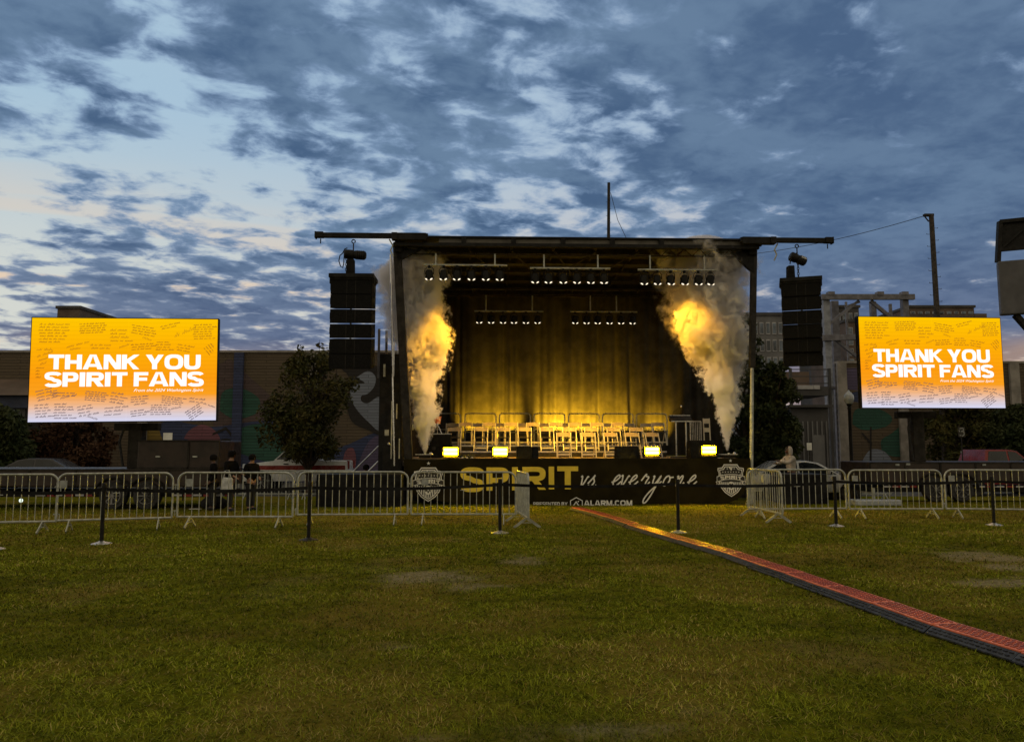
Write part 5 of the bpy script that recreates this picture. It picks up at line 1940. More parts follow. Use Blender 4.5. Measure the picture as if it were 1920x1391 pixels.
# ------------------------------------------------------------------ belt stanchions
ST = [(-12, 1030, 'mostly beyond the left edge'), (190, 1019.5, 'in front of the trailer wheels'), (578.5, 1013, 'in front of the black boxes'), (937.5, 1000, 'in front of the yellow letter P'),
      (1272, 997, 'beside the cable ramp'), (1568, 987, 'in front of the car'), (1864, 984, 'in front of the trailer at the right edge'), (2170, 983, 'x')]
SP = [gp(px, py) for px, py, _ in ST]
BELT = .905
for k in range(7):
    p = SP[k]
    r = empty('belt_stanchion', (p.x, p.y, gz1(p.x, p.y)), 0, 'black belt barrier post %s' % ST[k][2], 'stanchion', 'belt posts across the lawn')
    MB().lathe([(.032, .02), (.032, .93), (.040, .935), (.040, 1.0), (.036, 1.012)], n=16).build('post', M['black_metal'], r, smooth=True)
    MB().lathe([(.165, 0), (.165, .006), (.15, .014), (.06, .034), (.036, .05)], n=28).build('base', M['alu'] if k != 2 else M['dark_steel'], r, smooth=True)
    MB().box((0, -.034, BELT), (.045, .02, .07)).build('cassette', M['black_metal'], r, bevel=.004)
    q = SP[k + 1] - p
    n = 24
    vs, fs = [], []
    d = q.normalized()
    L = q.length
    for i in range(n + 1):
        f = i / n
        c = d * (.035 + (L - .07) * f)
        sag = -.045 * 4 * f * (1 - f) + .0
        tw = .004 * math.sin(f * 9)
        for z in (-.028, .028):
            vs.append((c.x, c.y + tw, BELT + sag + z))
    for i in range(n):
        fs.append((2 * i, 2 * i + 2, 2 * i + 3, 2 * i + 1))
    mb = MB().add(vs, fs)
    nv_ = len(vs)
    mb.add([(x - d.y * .003, y + d.x * .003, z) for x, y, z in vs], [tuple(reversed(f)) for f in fs])
    mb.build('belt', M['cloth'], r)

# ------------------------------------------------------------------ cable ramp
RP = [(1080, 949.5), (1130, 963), (1190, 982), (1262, 1002.5), (1335, 1023.5), (1415, 1049), (1510, 1081), (1620, 1117), (1740, 1158), (1920, 1213), (2080, 1262), (2250, 1314), (2400, 1360)]
path = [gp(x, y, .08) for x, y in RP]
fine_ = []
sl = smooth_line([(p.x, p.y) for p in path], 14)
acc = [0.0]
for i in range(1, len(sl)):
    acc.append(acc[-1] + math.dist(sl[i], sl[i - 1]))


def along(s):
    for i in range(1, len(sl)):
        if acc[i] >= s:
            f = (s - acc[i - 1]) / (acc[i] - acc[i - 1])
            return Vector((sl[i - 1][0] + (sl[i][0] - sl[i - 1][0]) * f, sl[i - 1][1] + (sl[i][1] - sl[i - 1][1]) * f, 0))
    return Vector((*sl[-1], 0))


SEG = .915


def ramp(wing):
    r = empty('cable_ramp')
    L = SEG - .012
    hw = .128                              # half width of the red lid
    prof = [(-.155, 0), (-.155, .058), (.155, .058), (.155, 0)]
    mb = MB()
    if wing:
        mb.prism([(-L / 2, .208, 0), (-L / 2, .208, .012), (-L / 2, .140, .062), (-L / 2, -.140, .062), (-L / 2, -.20, .012), (-L / 2, -.20, 0)], (L, 0, 0))
    else:
        mb.prism([(-L / 2, .20, 0), (-L / 2, .20, .012), (-L / 2, .140, .052), (-L / 2, -.140, .052), (-L / 2, -.20, .012), (-L / 2, -.20, 0)], (L, 0, 0))
    z0 = .062 if wing else .052
    body = mb.build('ramp_body', M['ramp_black'], r)
    if wing:
        mb = MB()
        for i in range(15):
            for j in range(2):
                y = .156 + j * .028
                z = .012 + (.208 - y) / .068 * .050
                mb.box((-L / 2 + .05 + i * (L - .1) / 14 + (j % 2) * .015, y, z + .002), (.034, .018, .009))
        mb.build('tread_nubs', M['ramp_black'], body)
    MB().box((0, 0, z0 + .006), (L - .012, 2 * hw, .014)).build('lid', M['ramp_red'], r, bevel=.004)
    lid = r.children[-1]
    mb = MB()
    for i in range(15):
        for j in range(5):
            mb.box((-L / 2 + .05 + i * (L - .1) / 14 + (j % 2) * .018, -hw + .04 + j * (2 * hw - .08) / 4, z0 + .0155), (.034, .026, .006), rz=R(20 if (i + j) % 2 else -20))
    mb.build('tread_nubs', M['ramp_dark_red'], lid)
    return r


rproto, rwing = ramp(False), ramp(True)
u1_, u2_ = False, False
ns = int(acc[-1] / SEG)
NTH = ('first', 'second', 'third', 'fourth', 'fifth', 'sixth', 'seventh', 'eighth', 'ninth', 'tenth', 'eleventh', 'twelfth', 'thirteenth',
       'fourteenth', 'fifteenth', 'sixteenth', 'seventeenth', 'eighteenth', 'nineteenth', 'twentieth', 'twenty-first', 'twenty-second')
for k in range(ns):
    a, b = along(k * SEG), along((k + 1) * SEG)
    c = (a + b) / 2
    wing = (c.y < 10.9)
    if wing:
        o = copy_tree(rwing) if u2_ else rwing
        u2_ = True
    else:
        o = copy_tree(rproto) if u1_ else rproto
        u1_ = True
    o.location = (c.x, c.y, gz1(c.x, c.y) + .012)
    d = a - b                              # local +y must face left of the picture
    o.rotation_euler = (random.uniform(-.012, .012), random.uniform(-.01, .01), math.atan2(d.y, d.x) + random.uniform(-.015, .015))
    nth = NTH[k] + ' counting from the stage'
    tag(o, ('red lidded cable ramp section with a black side wing, ' if wing else 'red lidded cable ramp section without a wing, ') + nth, 'cable ramp', 'cable ramp sections across the lawn')

# ------------------------------------------------------------------ black draped boxes beside the stage
def draped(name, label, px0, px1, pyt, Y, d):
    a, b = at(px0, pyt, Y), at(px1, pyt, Y)
    g = gz1((a.x + b.x) / 2, Y)
    r = empty(name, ((a.x + b.x) / 2, Y, g), 0, label, 'platform')
    w, h = b.x - a.x, a.z - g
    MB().box((0, d / 2, h - .03), (w, d, .06)).build('deck_top', M['black_metal'], r, bevel=.01)
    vs, fs = [], []
    n = int(w * 30)
    for i in range(n + 1):
        x = -w / 2 + w * i / n
        for j in range(5):
            z = (h - .05) * j / 4
            vs.append((x, -.02 - .022 * (1 - j / 5) * math.sin(x * 21 + .8 * math.sin(x * 5)), z + .004))
    for i in range(n):
        for j in range(4):
            q = i * 5 + j
            fs.append((q, q + 5, q + 6, q + 1))
    MB().add(vs, fs).build('skirt', M['cloth'], r, smooth=True)
    for s in (-1, 1):
        MB().box((s * (w / 2 - .03), d / 2, h / 2 - .03), (.04, d - .05, h - .08)).build('side_skirt', M['cloth'], r)
    return r


draped('side_platform', 'black skirted platform left of the stage below the stair rails', 594, 752, 889, 21.2, 1.6)
draped('side_platform', 'black skirted platform right of the stage in front of the hooded person', 1469, 1551, 889, 22.4, 1.2)
g = at(690, 885, 22.4)
r = empty('stage_stairs', at(690, 885, 22.6), 0, 'stairs with two pale slanted handrails at the left side of the stage', 'stairs')
gx_, gy_, gz_ = r.location
for k in range(4):
    MB().box((-.32 + .26 * k, .5, -.35 + .18 * k), (.28, .9, .04)).build('tread', M['dark_steel'], r)
for (x0, y0, x1, y1), v in (((660, 886, 712, 834), .95), ((688, 886, 712, 862), .05)):
    p0, p1 = at(x0, y0, gy_ + v) - r.location, at(x1, y1, gy_ + v) - r.location
    MB().tube(p0, p1, .022, 8).tube(p0, p0 + Vector((0, 0, -.6)), .018, 8).tube(p1, p1 + Vector((0, 0, -.9)), .018, 8).build('handrail', M['alu'], r)


# ------------------------------------------------------------------ people
def skin_body(name, chain, radii, edges, m, parent, sub=2):
    me = bpy.data.meshes.new(name)
    me.from_pydata([tuple(c) for c in chain], edges, [])
    o = bpy.data.objects.new(name, me)
    COL.objects.link(o)
    o.parent = parent
    md = o.modifiers.new('skin', 'SKIN')
    md.use_smooth_shade = True
    for i, rd in enumerate(radii):
        sv = me.skin_vertices[0].data[i]
        sv.radius = rd if isinstance(rd, tuple) else (rd, rd)
        sv.use_root = (i == 0)
    s2 = o.modifiers.new('sub', 'SUBSURF')
    s2.levels = s2.render_levels = sub
    me.materials.append(m)
    return o


def person(label, loc, rz, H, pose, skin, top, legs, hood=False, cap=False, hair=True, group=None):
    """pose: dict of arm targets; figure faces -y before rotation"""
    k = H / 1.72
    r = empty('person', loc, rz, label, 'person', group)
    V = lambda x, y, z: Vector((x * k, y * k, z * k))
    la, ra_ = pose.get('l', [(.19, 0, 1.40), (.25, .03, 1.13), (.22, -.12, .90)]), pose.get('r', [(-.19, 0, 1.40), (-.25, .03, 1.13), (-.22, -.12, .90)])
    lean = pose.get('lean', 0)
    sw = lambda z: -lean * max(0, z - .95)
    stride = pose.get('stride', .03)
    # bare body: pelvis root, spine, head, arms with hands, legs with feet
    P = [V(0, 0, .95), V(0, sw(1.2), 1.20), V(0, sw(1.42), 1.42), V(0, sw(1.5) - .01, 1.50), V(0, sw(1.60) - .035, 1.60), V(0, sw(1.68) - .03, 1.68)]
    RD = [.13 * k, .12 * k, .10 * k, .052 * k, .080 * k, .065 * k]
    E = [(0, 1), (1, 2), (2, 3), (3, 4), (4, 5)]
    for arm in (la, ra_):
        i0 = len(P)
        for (x, y, z), rd in zip(arm, (.055, .042, .032)):
            P.append(V(x, y + sw(z), z))
            RD.append(rd * k)
        w = Vector(arm[2]) - Vector(arm[1])
        w.normalize()
        hnd = Vector(arm[2]) + w * .08
        P.append(V(hnd.x, hnd.y + sw(arm[2][2]), hnd.z))
        RD.append((.040 * k, .022 * k))
        E += [(2, i0), (i0, i0 + 1), (i0 + 1, i0 + 2), (i0 + 2, i0 + 3)]
        sidev = Vector((1, 0, 0)) if abs(w.x) < .8 else Vector((0, 0, 1))
        for q in range(4):
            b_ = hnd + w * .015 + sidev * (-.027 + .018 * q)
            j = len(P)
            P.append(V(b_.x, b_.y + sw(arm[2][2]), b_.z))
            t_ = b_ + w * (.055 + .012 * (q in (1, 2))) + Vector((0, -.018, -.012))
            P.append(V(t_.x, t_.y + sw(arm[2][2]), t_.z))
            RD += [.010 * k, .008 * k]
            E += [(i0 + 3, j), (j, j + 1)]
        th = hnd - w * .02 + sidev * (.045 if arm is ra_ else -.045) + Vector((0, -.02, 0))
        j = len(P)
        P.append(V(th.x, th.y + sw(arm[2][2]), th.z))
        RD.append(.010 * k)
        E.append((i0 + 3, j))
    for s in (-1, 1):
        i0 = len(P)
        yo = stride * s
        for (x, y, z), rd in zip(((.09, 0, .88), (.10, yo - .01, .48), (.10, yo + .02, .09), (.11, yo - .12, .035)), (.085, .055, .040, .032)):
            P.append(V(x * s, y, z))
            RD.append(rd * k)
        E += [(0, i0), (i0, i0 + 1), (i0 + 1, i0 + 2), (i0 + 2, i0 + 3)]
    skin_body('body', P, RD, E, skin, r)
    # jacket
    T = [V(0, 0, .86), V(0, sw(1.12), 1.12), V(0, sw(1.36), 1.36), V(0, sw(1.47), 1.475)]
    TR = [(.185 * k, .135 * k), (.175 * k, .13 * k), (.19 * k, .125 * k), (.075 * k, .07 * k)]
    TE = [(0, 1), (1, 2), (2, 3)]
    for arm in (la, ra_):
        i0 = len(T)
        for (x, y, z), rd in zip(arm, (.082, .066, .054)):
            T.append(V(x, y + sw(z), z))
            TR.append(rd * k)
        TE += [(2, i0), (i0, i0 + 1), (i0 + 1, i0 + 2)]
    jk = skin_body('jacket' if not hood else 'hoodie', T, TR, TE, top, r)
    L = [V(0, 0, .90)]
    LR = [(.165 * k, .125 * k)]
    LE = []
    for s in (-1, 1):
        i0 = len(L)
        yo = stride * s
        for (x, y, z), rd in zip(((.095, 0, .80), (.10, yo - .01, .48), (.10, yo + .02, .10)), (.108, .082, .070)):
            L.append(V(x * s, y, z))
            LR.append(rd * k)
        LE += [(0, i0), (i0, i0 + 1), (i0 + 1, i0 + 2)]
    skin_body('trousers', L, LR, LE, legs, r)
    for s in (-1, 1):
        yo = stride * s
        skin_body('shoe', [V(.10 * s, yo + .05, .045), V(.105 * s, yo - .05, .05), V(.11 * s, yo - .16, .035)], [.048 * k, .052 * k, .038 * k], [(0, 1), (1, 2)], M['rubber'], r)
    hc = V(0, sw(1.63) - .03, 1.63)
    Th = Matrix.Translation(hc)
    face = MB()
    for s in (-1, 1):
        face.lathe([(.004, -.012), (.013, 0), (.004, .012)], tuple(Vector((s * .032 * k, -.078 * k, .005))), 8, T=Th)
    face.build('eye', M['hair'], r)
    MB().prism([Vector((0, -.112 * k, -.03 * k)), Vector((.014 * k, -.075 * k, -.035 * k)), Vector((0, -.075 * k, .015 * k))], (-.014 * k, 0, 0), T=Th).build('nose', skin, r)
    MB().box((0, -.082 * k, -.055 * k), (.045 * k, .012 * k, .010 * k), T=Th).build('mouth', M['red_paint'], r)
    for s in (-1, 1):
        if not hood:
            MB().lathe([(.008, -.02), (.018, 0), (.008, .02)], (s * .082 * k, 0, -.005), 8, T=Th).build('ear', skin, r)
    if hood:
        vs = []
        mb = MB()
        prof = [(.108, -.15), (.125, -.06), (.122, .03), (.095, .10), (.04, .135)]
        n = 18
        vs, fs = [], []
        for rd, z in prof:
            for i in range(n):
                q = R(52) + R(256) * i / (n - 1)
                vs.append((rd * k * math.sin(q) * .95, (.015 - rd * math.cos(q) * 1.05) * k, z * k))
        for a in range(len(prof) - 1):
            for i in range(n - 1):
                fs.append((a * n + i, a * n + i + 1, (a + 1) * n + i + 1, (a + 1) * n + i))
        fs.append(tuple(4 * n + i for i in range(n)))
        MB().add(vs, fs, Th).build('hood', top, jk, smooth=True)
    if hair and not hood:
        MB().lathe([(.088, -.06), (.098, .0), (.090, .05), (.06, .085), (.015, .10)], (0, .018 * k, .0), 16, T=Th).build('hair', M['hair'], r, smooth=True)
    if cap:
        MB().lathe([(.100, .02), (.100, .06), (.075, .105), (.02, .12)], (0, .005, .0), 16, T=Th).box((0, -.13 * k, .03), (.15 * k, .12 * k, .012), T=Th).build('cap', M['jacket'], r, smooth=True)
    return r


pa = at(431, 940, 20.0)
ga = gz1(pa.x, 20)
person('person in a black cap and black jacket with a pale bag on one arm', (pa.x, 20.0, ga), R(70), 1.50,
       {'l': [(.19, 0, 1.38), (.24, -.05, 1.13), (.16, -.26, 1.08)], 'r': [(-.19, 0, 1.38), (-.25, -.02, 1.14), (-.16, -.22, 1.02)], 'stride': .10}, M['skin'], M['jacket'], M['trousers'], cap=True, group='people on the lawn')
b0 = at(426, 905, 19.72)
mb = MB()
mb.prism([(-.16, -.05, -.22), (.15, -.05, -.24), (.13, -.05, .12), (-.11, -.05, .14)], (0, .1, 0))
bg_ = empty('carrier_bag', b0, R(12), 'pale carrier bag hanging beside the person in the black cap', 'bag')
mb.build('bag_body', M['bag'], bg_, bevel=.03)
MB().path([(-.09, 0, .13), (-.06, 0, .3), (.03, 0, .32), (.09, 0, .12)], .012, 6).build('handle', M['bag'], bg_)
pb = at(470, 940, 20.2)
person('person in all black facing right with dark short hair', (pb.x, 20.2, gz1(pb.x, 20.2)), R(58), 1.42,
       {'l': [(.2, 0, 1.38), (.25, -.02, 1.12), (.14, -.2, 1.02)], 'r': [(-.2, 0, 1.38), (-.26, .02, 1.12), (-.2, -.16, .98)]}, M['skin'], M['jacket'], M['trousers'], group='people on the lawn')
pc = at(398, 940, 20.35)
person('person in dark clothes half hidden at the tail of the trailer', (pc.x, 20.35, gz1(pc.x, 20.3)), R(-60), 1.42, {}, M['skin_dark'], M['jacket'], M['trousers'], group='people on the lawn')
ph = at(1484, 880, 25.0)
person('person in a pale hooded top reaching out beside the white car', (ph.x, 25.0, gz1(ph.x, 25)), R(-72), 1.68,
       {'l': [(.18, -.02, 1.38), (.22, -.26, 1.22), (.14, -.52, 1.28)], 'r': [(-.18, -.02, 1.38), (-.22, -.24, 1.2), (-.12, -.48, 1.2)], 'lean': .1}, M['skin_dark'], M['hoodie'], M['trousers'], hood=True, group='people on the lawn')
ps = at(686, 880, 23.6)
person('person in dark clothes on the stairs left of the stage', (ps.x, 23.6, ps.z - 1.36), R(40), 1.5, {}, M['skin_dark'], M['jacket'], M['trousers'], group='people on the lawn')
# black bag and a scrap of paper on the grass
q = at(402, 948, 20.6)
r = empty('duffel_bag', (q.x, 20.6, gz1(q.x, 20.6)), 0, 'black duffel bag on the grass behind the trailer', 'bag')
MB().path([(-.32, 0, .12), (-.2, 0, .17), (.12, 0, .18), (.3, 0, .13)], .15, 10, radii=[.10, .165, .17, .11]).build('bag_body', M['cloth'], r, smooth=True)
MB().path([(-.14, -.1, .3), (-.08, -.1, .36), (.06, -.1, .36), (.12, -.1, .3)], .014, 6).build('handle', M['cloth'], r)
q = gp(366, 955.5)
tag(MB().prism([(-.16, -.02, 0), (.14, -.05, 0), (.17, .03, 0), (-.13, .04, 0)], (0, 0, .012)).build('paper', M['white_print'], loc=(q.x, q.y, gz1(q.x, q.y) + .02)), 'white sheet of paper on the grass by the trailer', 'paper')
q = gp(1640, 952)
tag(MB().box((0, 0, .10), (1.3, .5, .16)).build('road_case', M['silver_paint'], loc=(at(1640, 940, 22).x, 22.0, gz1(3, 22)), bevel=.03), 'low pale case on the grass behind the barrier near the lamp post', 'case')


# ------------------------------------------------------------------ vehicles
def vehicle(name, label, cat, px, Y, rz, L, paint, side, roof, cabin, wheels, wr=.36, stripe=None, z=None, W=1.85, truck=False):
    """side profile in metres along +x (front at -x)"""
    p = at(px, 870, Y)
    r = empty(name, (p.x, Y, gz1(p.x, Y) if z is None else z), rz, label, cat)
    MB().prism([(x, -W / 2, y) for x, y in side], (0, W, 0)).build('body', M[paint], r, bevel=.05, smooth=True)
    # cabin tapers inward
    n = len(cabin)
    lo, hi = -W / 2 + .04, -W / 2 + .22
    zmin, zmax = min(y for x, y in cabin), max(y for x, y in cabin)
    f = lambda y: lo + (hi - lo) * (y - zmin) / (zmax - zmin)
    vs = [(x, f(y), y) for x, y in cabin] + [(x, -f(y), y) for x, y in cabin]
    fs = [tuple(range(n)), tuple(range(2 * n - 1, n - 1, -1))] + [(i, n + i, n + (i + 1) % n, (i + 1) % n) for i in range(n)]
    MB().add(vs, fs).build('cabin', M[paint], r, bevel=.04, smooth=True)
    # glass panes stand a little proud of the cabin sides
    cx = sum(x for x, y in cabin) / n
    cy = sum(y for x, y in cabin) / n
    x0, x1 = min(x for x, y in cabin), max(x for x, y in cabin)
    sp = (x0 + x1) / 2
    for part in (0, 1):
        for s in (-1, 1):
            pts = []
            for x, y in cabin:
                xx, yy = cx + (x - cx) * .86, cy + (y - cy) * .78
                xx = min(xx, sp - .04) if part == 0 else max(xx, sp + .04)
                pts.append((xx, (f(yy) - .012) * (1 if s < 0 else -1), yy))
            MB().prism(pts, (0, .01 * (1 if s < 0 else -1), 0)).build('side_window', M['glass_dark'], r)
    fr = [c for c in cabin if c[0] <= sp]
    a, b = sorted(fr, key=lambda c: c[1])[0], sorted(fr, key=lambda c: -c[1])[0]
    wv = [(a[0] * .9 + b[0] * .1 - .025, f(a[1]) + .12, a[1] * .9 + b[1] * .1 + .02), (a[0] * .1 + b[0] * .9 - .025, f(b[1]) + .10, a[1] * .1 + b[1] * .9 + .02)]
    MB().add([wv[0], (wv[0][0], -wv[0][1], wv[0][2]), (wv[1][0], -wv[1][1], wv[1][2]), wv[1]], [(0, 1, 2, 3)]).build('windscreen', M['glass_dark'], r)
    for x in wheels:
        for s in (-1, 1):
            MB().lathe([(wr * 1.18, -.01), (wr * 1.18, .02), (wr * 1.02, .025)], n=24, T=Matrix.Translation((x, s * (W / 2 + .002), wr)) @ Matrix.Rotation(s * PI / -2, 4, 'X')).build('wheel_arch', M['black_metal'], r)
            wheel_part((x, s * (W / 2 - .06), wr), wr, .22, r, spokes=7, rim='rim_metal')
    xf, xr = min(x for x, y in side), max(x for x, y in side)
    zl = .74 if not truck else .95
    for s in (-1, 1):
        MB().box((xf + .03, s * W * .36, zl), (.12, .34, .16)).build('headlight', M['lamp_glass'], r, bevel=.03)
        MB().box((xr - .02, s * W * .42, zl + .05), (.1, .18, .30)).build('tail_light', M['reflector_red'], r, bevel=.02)
        MB().box((x0 + .55, s * (W / 2 + .10), cy - .16), (.10, .20, .14)).build('mirror', M['black_metal'] if truck else M[paint], r, bevel=.03)
        for k in range(2):
            MB().box((sp - .35 + .9 * k, s * (W / 2 + .012), zmin - .09), (.18, .03, .035)).build('door_handle', M['black_metal'], r, bevel=.006)
        if stripe:
            MB().box(((xf + xr) / 2 + .2, s * (W / 2 + .004), stripe[0]), (xr - xf - .6, .012, stripe[1])).build('side_stripe', M['red_paint'], r)
    MB().box((xf - .02, 0, .45), (.12, W * .9, .22)).build('bumper', M['black_metal'], r, bevel=.03)
    return r


vehicle('pickup_truck', 'white pickup with a dark red side stripe beneath the leafy tree', 'pickup truck', 570, 35.6, R(4), 5.5, 'white_paint',
        [(-2.0, .40), (-2.05, .75), (-1.98, 1.02), (-1.0, 1.14), (.2, 1.16), (1.75, 1.14), (1.78, .6), (1.7, .42)], 1.8, [(-.98, 1.12), (-.45, 1.66), (-.2, 1.72), (.55, 1.72), (.72, 1.12)], (-1.35, 1.15), .36, (.90, .16), truck=True).scale = (1.2, 1.15, 1.22)
vehicle('car', 'pale silver white car beside the person in the hooded top', 'car', 1505, 29.0, R(176), 4.4, 'silver_paint',
        [(-2.1, .35), (-2.15, .62), (-1.95, .82), (-1.1, .96), (1.9, 1.0), (2.1, .85), (2.1, .4)], 1.5, [(-1.15, .94), (-.35, 1.42), (.1, 1.50), (1.1, 1.47), (1.95, .98)], (-1.35, 1.35), .33)
vehicle('pickup_truck', 'red pickup with dark windows at the right edge above the trailer', 'pickup truck', 1866, 33.0, R(186), 5.4, 'red_paint',
        [(-2.6, .45), (-2.65, .85), (-2.5, 1.10), (-1.1, 1.22), (2.6, 1.22), (2.65, .6), (2.5, .45)], 1.9, [(-1.1, 1.2), (-.45, 1.84), (-.1, 1.9), (.95, 1.9), (1.15, 1.2)], (-1.75, 1.7), .40, truck=True)
vehicle('car', 'dim grey car far left seen over the trailer bed', 'car', 62, 36, R(8), 4.4, 'grey_paint',
        [(-2.1, .35), (-2.15, .62), (-1.95, .82), (-1.1, .96), (1.9, 1.0), (2.1, .85), (2.1, .4)], 1.5, [(-1.15, .94), (-.35, 1.42), (.1, 1.50), (1.1, 1.47), (1.95, .98)], (-1.35, 1.35), .33)

# ------------------------------------------------------------------ poles, lamp, signs
def pole_between(name, label, cat, px0, y0, px1, y1, Y, r0, r1, mt, base_z=None):
    p1 = at(px1, y1, Y)
    p0 = at(px0, y0, Y)
    d = p0 - p1
    zb = gz1(p0.x, Y) if base_z is None else base_z
    b = p1 + d * ((zb - p1.z) / d.z)
    r = empty(name, b, 0, label, cat)
    return r, p1 - b


r, top = pole_between('utility_pole', 'tall dark utility pole with climbing pegs above the right hand screen', 'pole', 1757, 590, 1746, 402, 40, .2, .14, 'wood_pole')
MB().path([Vector((0, 0, 0)), top], .2, 12, radii=[.17, .12]).build('shaft', M['wood_pole'], r, smooth=True)
mb = MB()
for k in range(24):
    f = .42 + .55 * k / 24
    c = top * f
    s = 1 if k % 2 else -1
    mb.tube(c, c + Vector((s * .30, 0, 0)), .012, 5).tube(c + Vector((s * .30, 0, 0)), c + Vector((s * .30, 0, .05)), .012, 5)
mb.build('climbing_pegs', M['dark_steel'], r).name = 'peg_ladder'
MB().box(tuple(top + Vector((-.15, 0, -.05))), (.5, .2, .12)).beam(top + Vector((-.4, 0, -.05)), top + Vector((-.15, 0, -.4)), .05, .05).build('bracket', M['dark_steel'], r)
w0 = r.location + top + Vector((-.35, 0, -.08))
w1 = at(1395, 478, 52)
pts = [w0.lerp(w1, i / 14) + Vector((0, 0, -.55 * 4 * (i / 14) * (1 - i / 14) * .5)) for i in range(15)]
wr_ = MB().path(pts, .018, 5).build('overhead_wire', M['rubber'])
tag(wr_, 'thin overhead wire sloping from the tall pole down behind the stage roof', 'wire')
r, top = pole_between('light_pole', 'slim pole standing up behind the middle of the stage roof', 'pole', 1141, 446, 1141.5, 343, 44, .1, .1, 'beam_grey')
MB().path([Vector((0, 0, 0)), top], .1, 10, radii=[.13, .085]).build('shaft', M['dark_steel'], r, smooth=True)
mb = MB()
for k in range(12):
    c = top * (.7 + .28 * k / 12)
    mb.tube(c, c + Vector((.16 if k % 2 else -.16, 0, 0)), .010, 5)
mb.build('peg_ladder', M['dark_steel'], r)
w0 = r.location + top + Vector((.1, 0, -.6))
tag(MB().path([w0, w0.lerp(at(1178, 452, 44), .5) + Vector((-.1, 0, -.2)), at(1190, 480, 44)], .016, 5).build('guy_wire', M['rubber']), 'thin stay wire beside the slim pole behind the stage roof', 'wire')

p = at(1594, 800, 26)
g = gz1(p.x, 26)
zt = at(1594, 731, 26).z - g
r = empty('street_lamp', (p.x, 26, g), 0, 'black street lamp with an unlit glass acorn globe left of the right hand screen', 'street lamp')
zg = at(1594, 757, 26).z - g
MB().lathe([(.16, 0), (.16, .12), (.11, .3), (.085, .5), (.06, .62), (.052, zg - .2), (.07, zg - .15), (.052, zg - .1), (.09, zg - .02), (.09, zg)], n=16).build('post', M['black_metal'], r, smooth=True)
h = zt - zg
MB().lathe([(.085, zg), (.13, zg + .10 * h), (.165, zg + .38 * h), (.15, zg + .62 * h), (.09, zg + .76 * h)], n=20).build('globe', M['lamp_glass'], r, smooth=True)
MB().lathe([(.10, zg + .755 * h), (.085, zg + .82 * h), (.03, zg + .87 * h), (.035, zg + .93 * h), (.005, zg + 1.0 * h)], n=16).build('finial', M['lamp_glass'], r, smooth=True)


def sign(label, px, pyc, Y, w, h_, mt, mark=None):
    p = at(px, pyc, Y)
    g = gz1(p.x, Y)
    r = empty('sign', (p.x, Y, g), 0, label, 'sign')
    z = p.z - g
    MB().tube((0, 0, 0), (0, 0, z + h_ * .4), .025, 8).build('post', M['dark_steel'], r)
    MB().box((0, -.035, z), (w, .012, h_)).build('plate', M[mt], r, bevel=.01)
    if mark:
        F = Flat(lambda x, y, e: Vector((x, -.043 - e, z + y)))
        for st in mark:
            F.stroke([(a * w, b * h_) for a, b in smooth_line(st, 4)], w * .12)
        F.build('symbol', M['placard'], r)
    return r


sign('small dark sign with a pale hooked symbol in front of the olive tree', 1802, 810, 33, .30, .42, 'dark_print', [[(-.3, .35), (.25, .38), (.2, .12), (-.1, .08)], [(-.1, .08), (.3, .0), (.3, -.28), (0, -.4)], [(-.35, .2), (-.3, .02)], [(-.3, -.3), (-.1, -.35)]])
sign('dim round headed sign post in front of the brown box', 347, 836, 24, .26, .26, 'dark_steel')
sign('pale square notice near the painted wall above the brown box', 315, 822, 38, .45, .55, 'white_print')
sign('pale notice in front of the dark shed right of the stage', 1517, 837, 34.5, .22, .32, 'white_print')
sign('tiny pale round notice on a post near the red pickup', 1808, 854, 36, .35, .4, 'placard')

# ------------------------------------------------------------------ steel gantry and sheds right of the stage
GY = 48
A = lambda x, y, dy=0: at(x, y, GY + dy)
root = empty('steel_gantry', (A(1600, 800).x, GY, -.9), 0, 'grey steel gantry frame with diagonal braces between the speakers and the screen', 'gantry')
o0 = root.location
for px, py, w, mt, dy in ((1547, 556, .42, 'beam_pale', 0), (1563, 565, .46, 'beam_grey', 1.2), (1636, 566, .34, 'beam_grey', 2), (1695, 556, .38, 'beam_grey', 0), (1586, 566, .14, 'beam_grey', 5), (1669, 570, .18, 'beam_grey', 5)):
    p = A(px, py, dy) - o0
    MB().box((p.x, p.y, p.z / 2), (w, w, p.z)).build('column', M[mt], root, bevel=.02)
for x0, y0, x1, y1, w, dy in ((1540, 557, 1714, 557, .34, -.3), (1540, 634, 1612, 632, .36, -.3), (1550, 725, 1612, 735, .16, -.2)):
    a, b = A(x0, y0, dy) - o0, A(x1, y1, dy) - o0
    MB().beam(a, b, .26, w).build('cross_beam', M['beam_grey'], root, bevel=.015)
for x0, y0, x1, y1, w in ((1551, 610, 1610, 564, .16), (1632, 564, 1672, 597, .20), (1556, 628, 1606, 668, .18), (1586, 575, 1612, 566, .12), (1552, 622, 1586, 655, .1)):
    a, b = A(x0, y0, -.05) - o0, A(x1, y1, -.05) - o0
    MB().beam(a, b, w, w).build('brace', M['beam_grey'], root)
for px in (1557, 1649, 1695):
    p = A(px, 551, -.3) - o0
    MB().box((p.x, p.y, p.z), (.4, .4, .22)).build('cap_plate', M['beam_grey'], root)


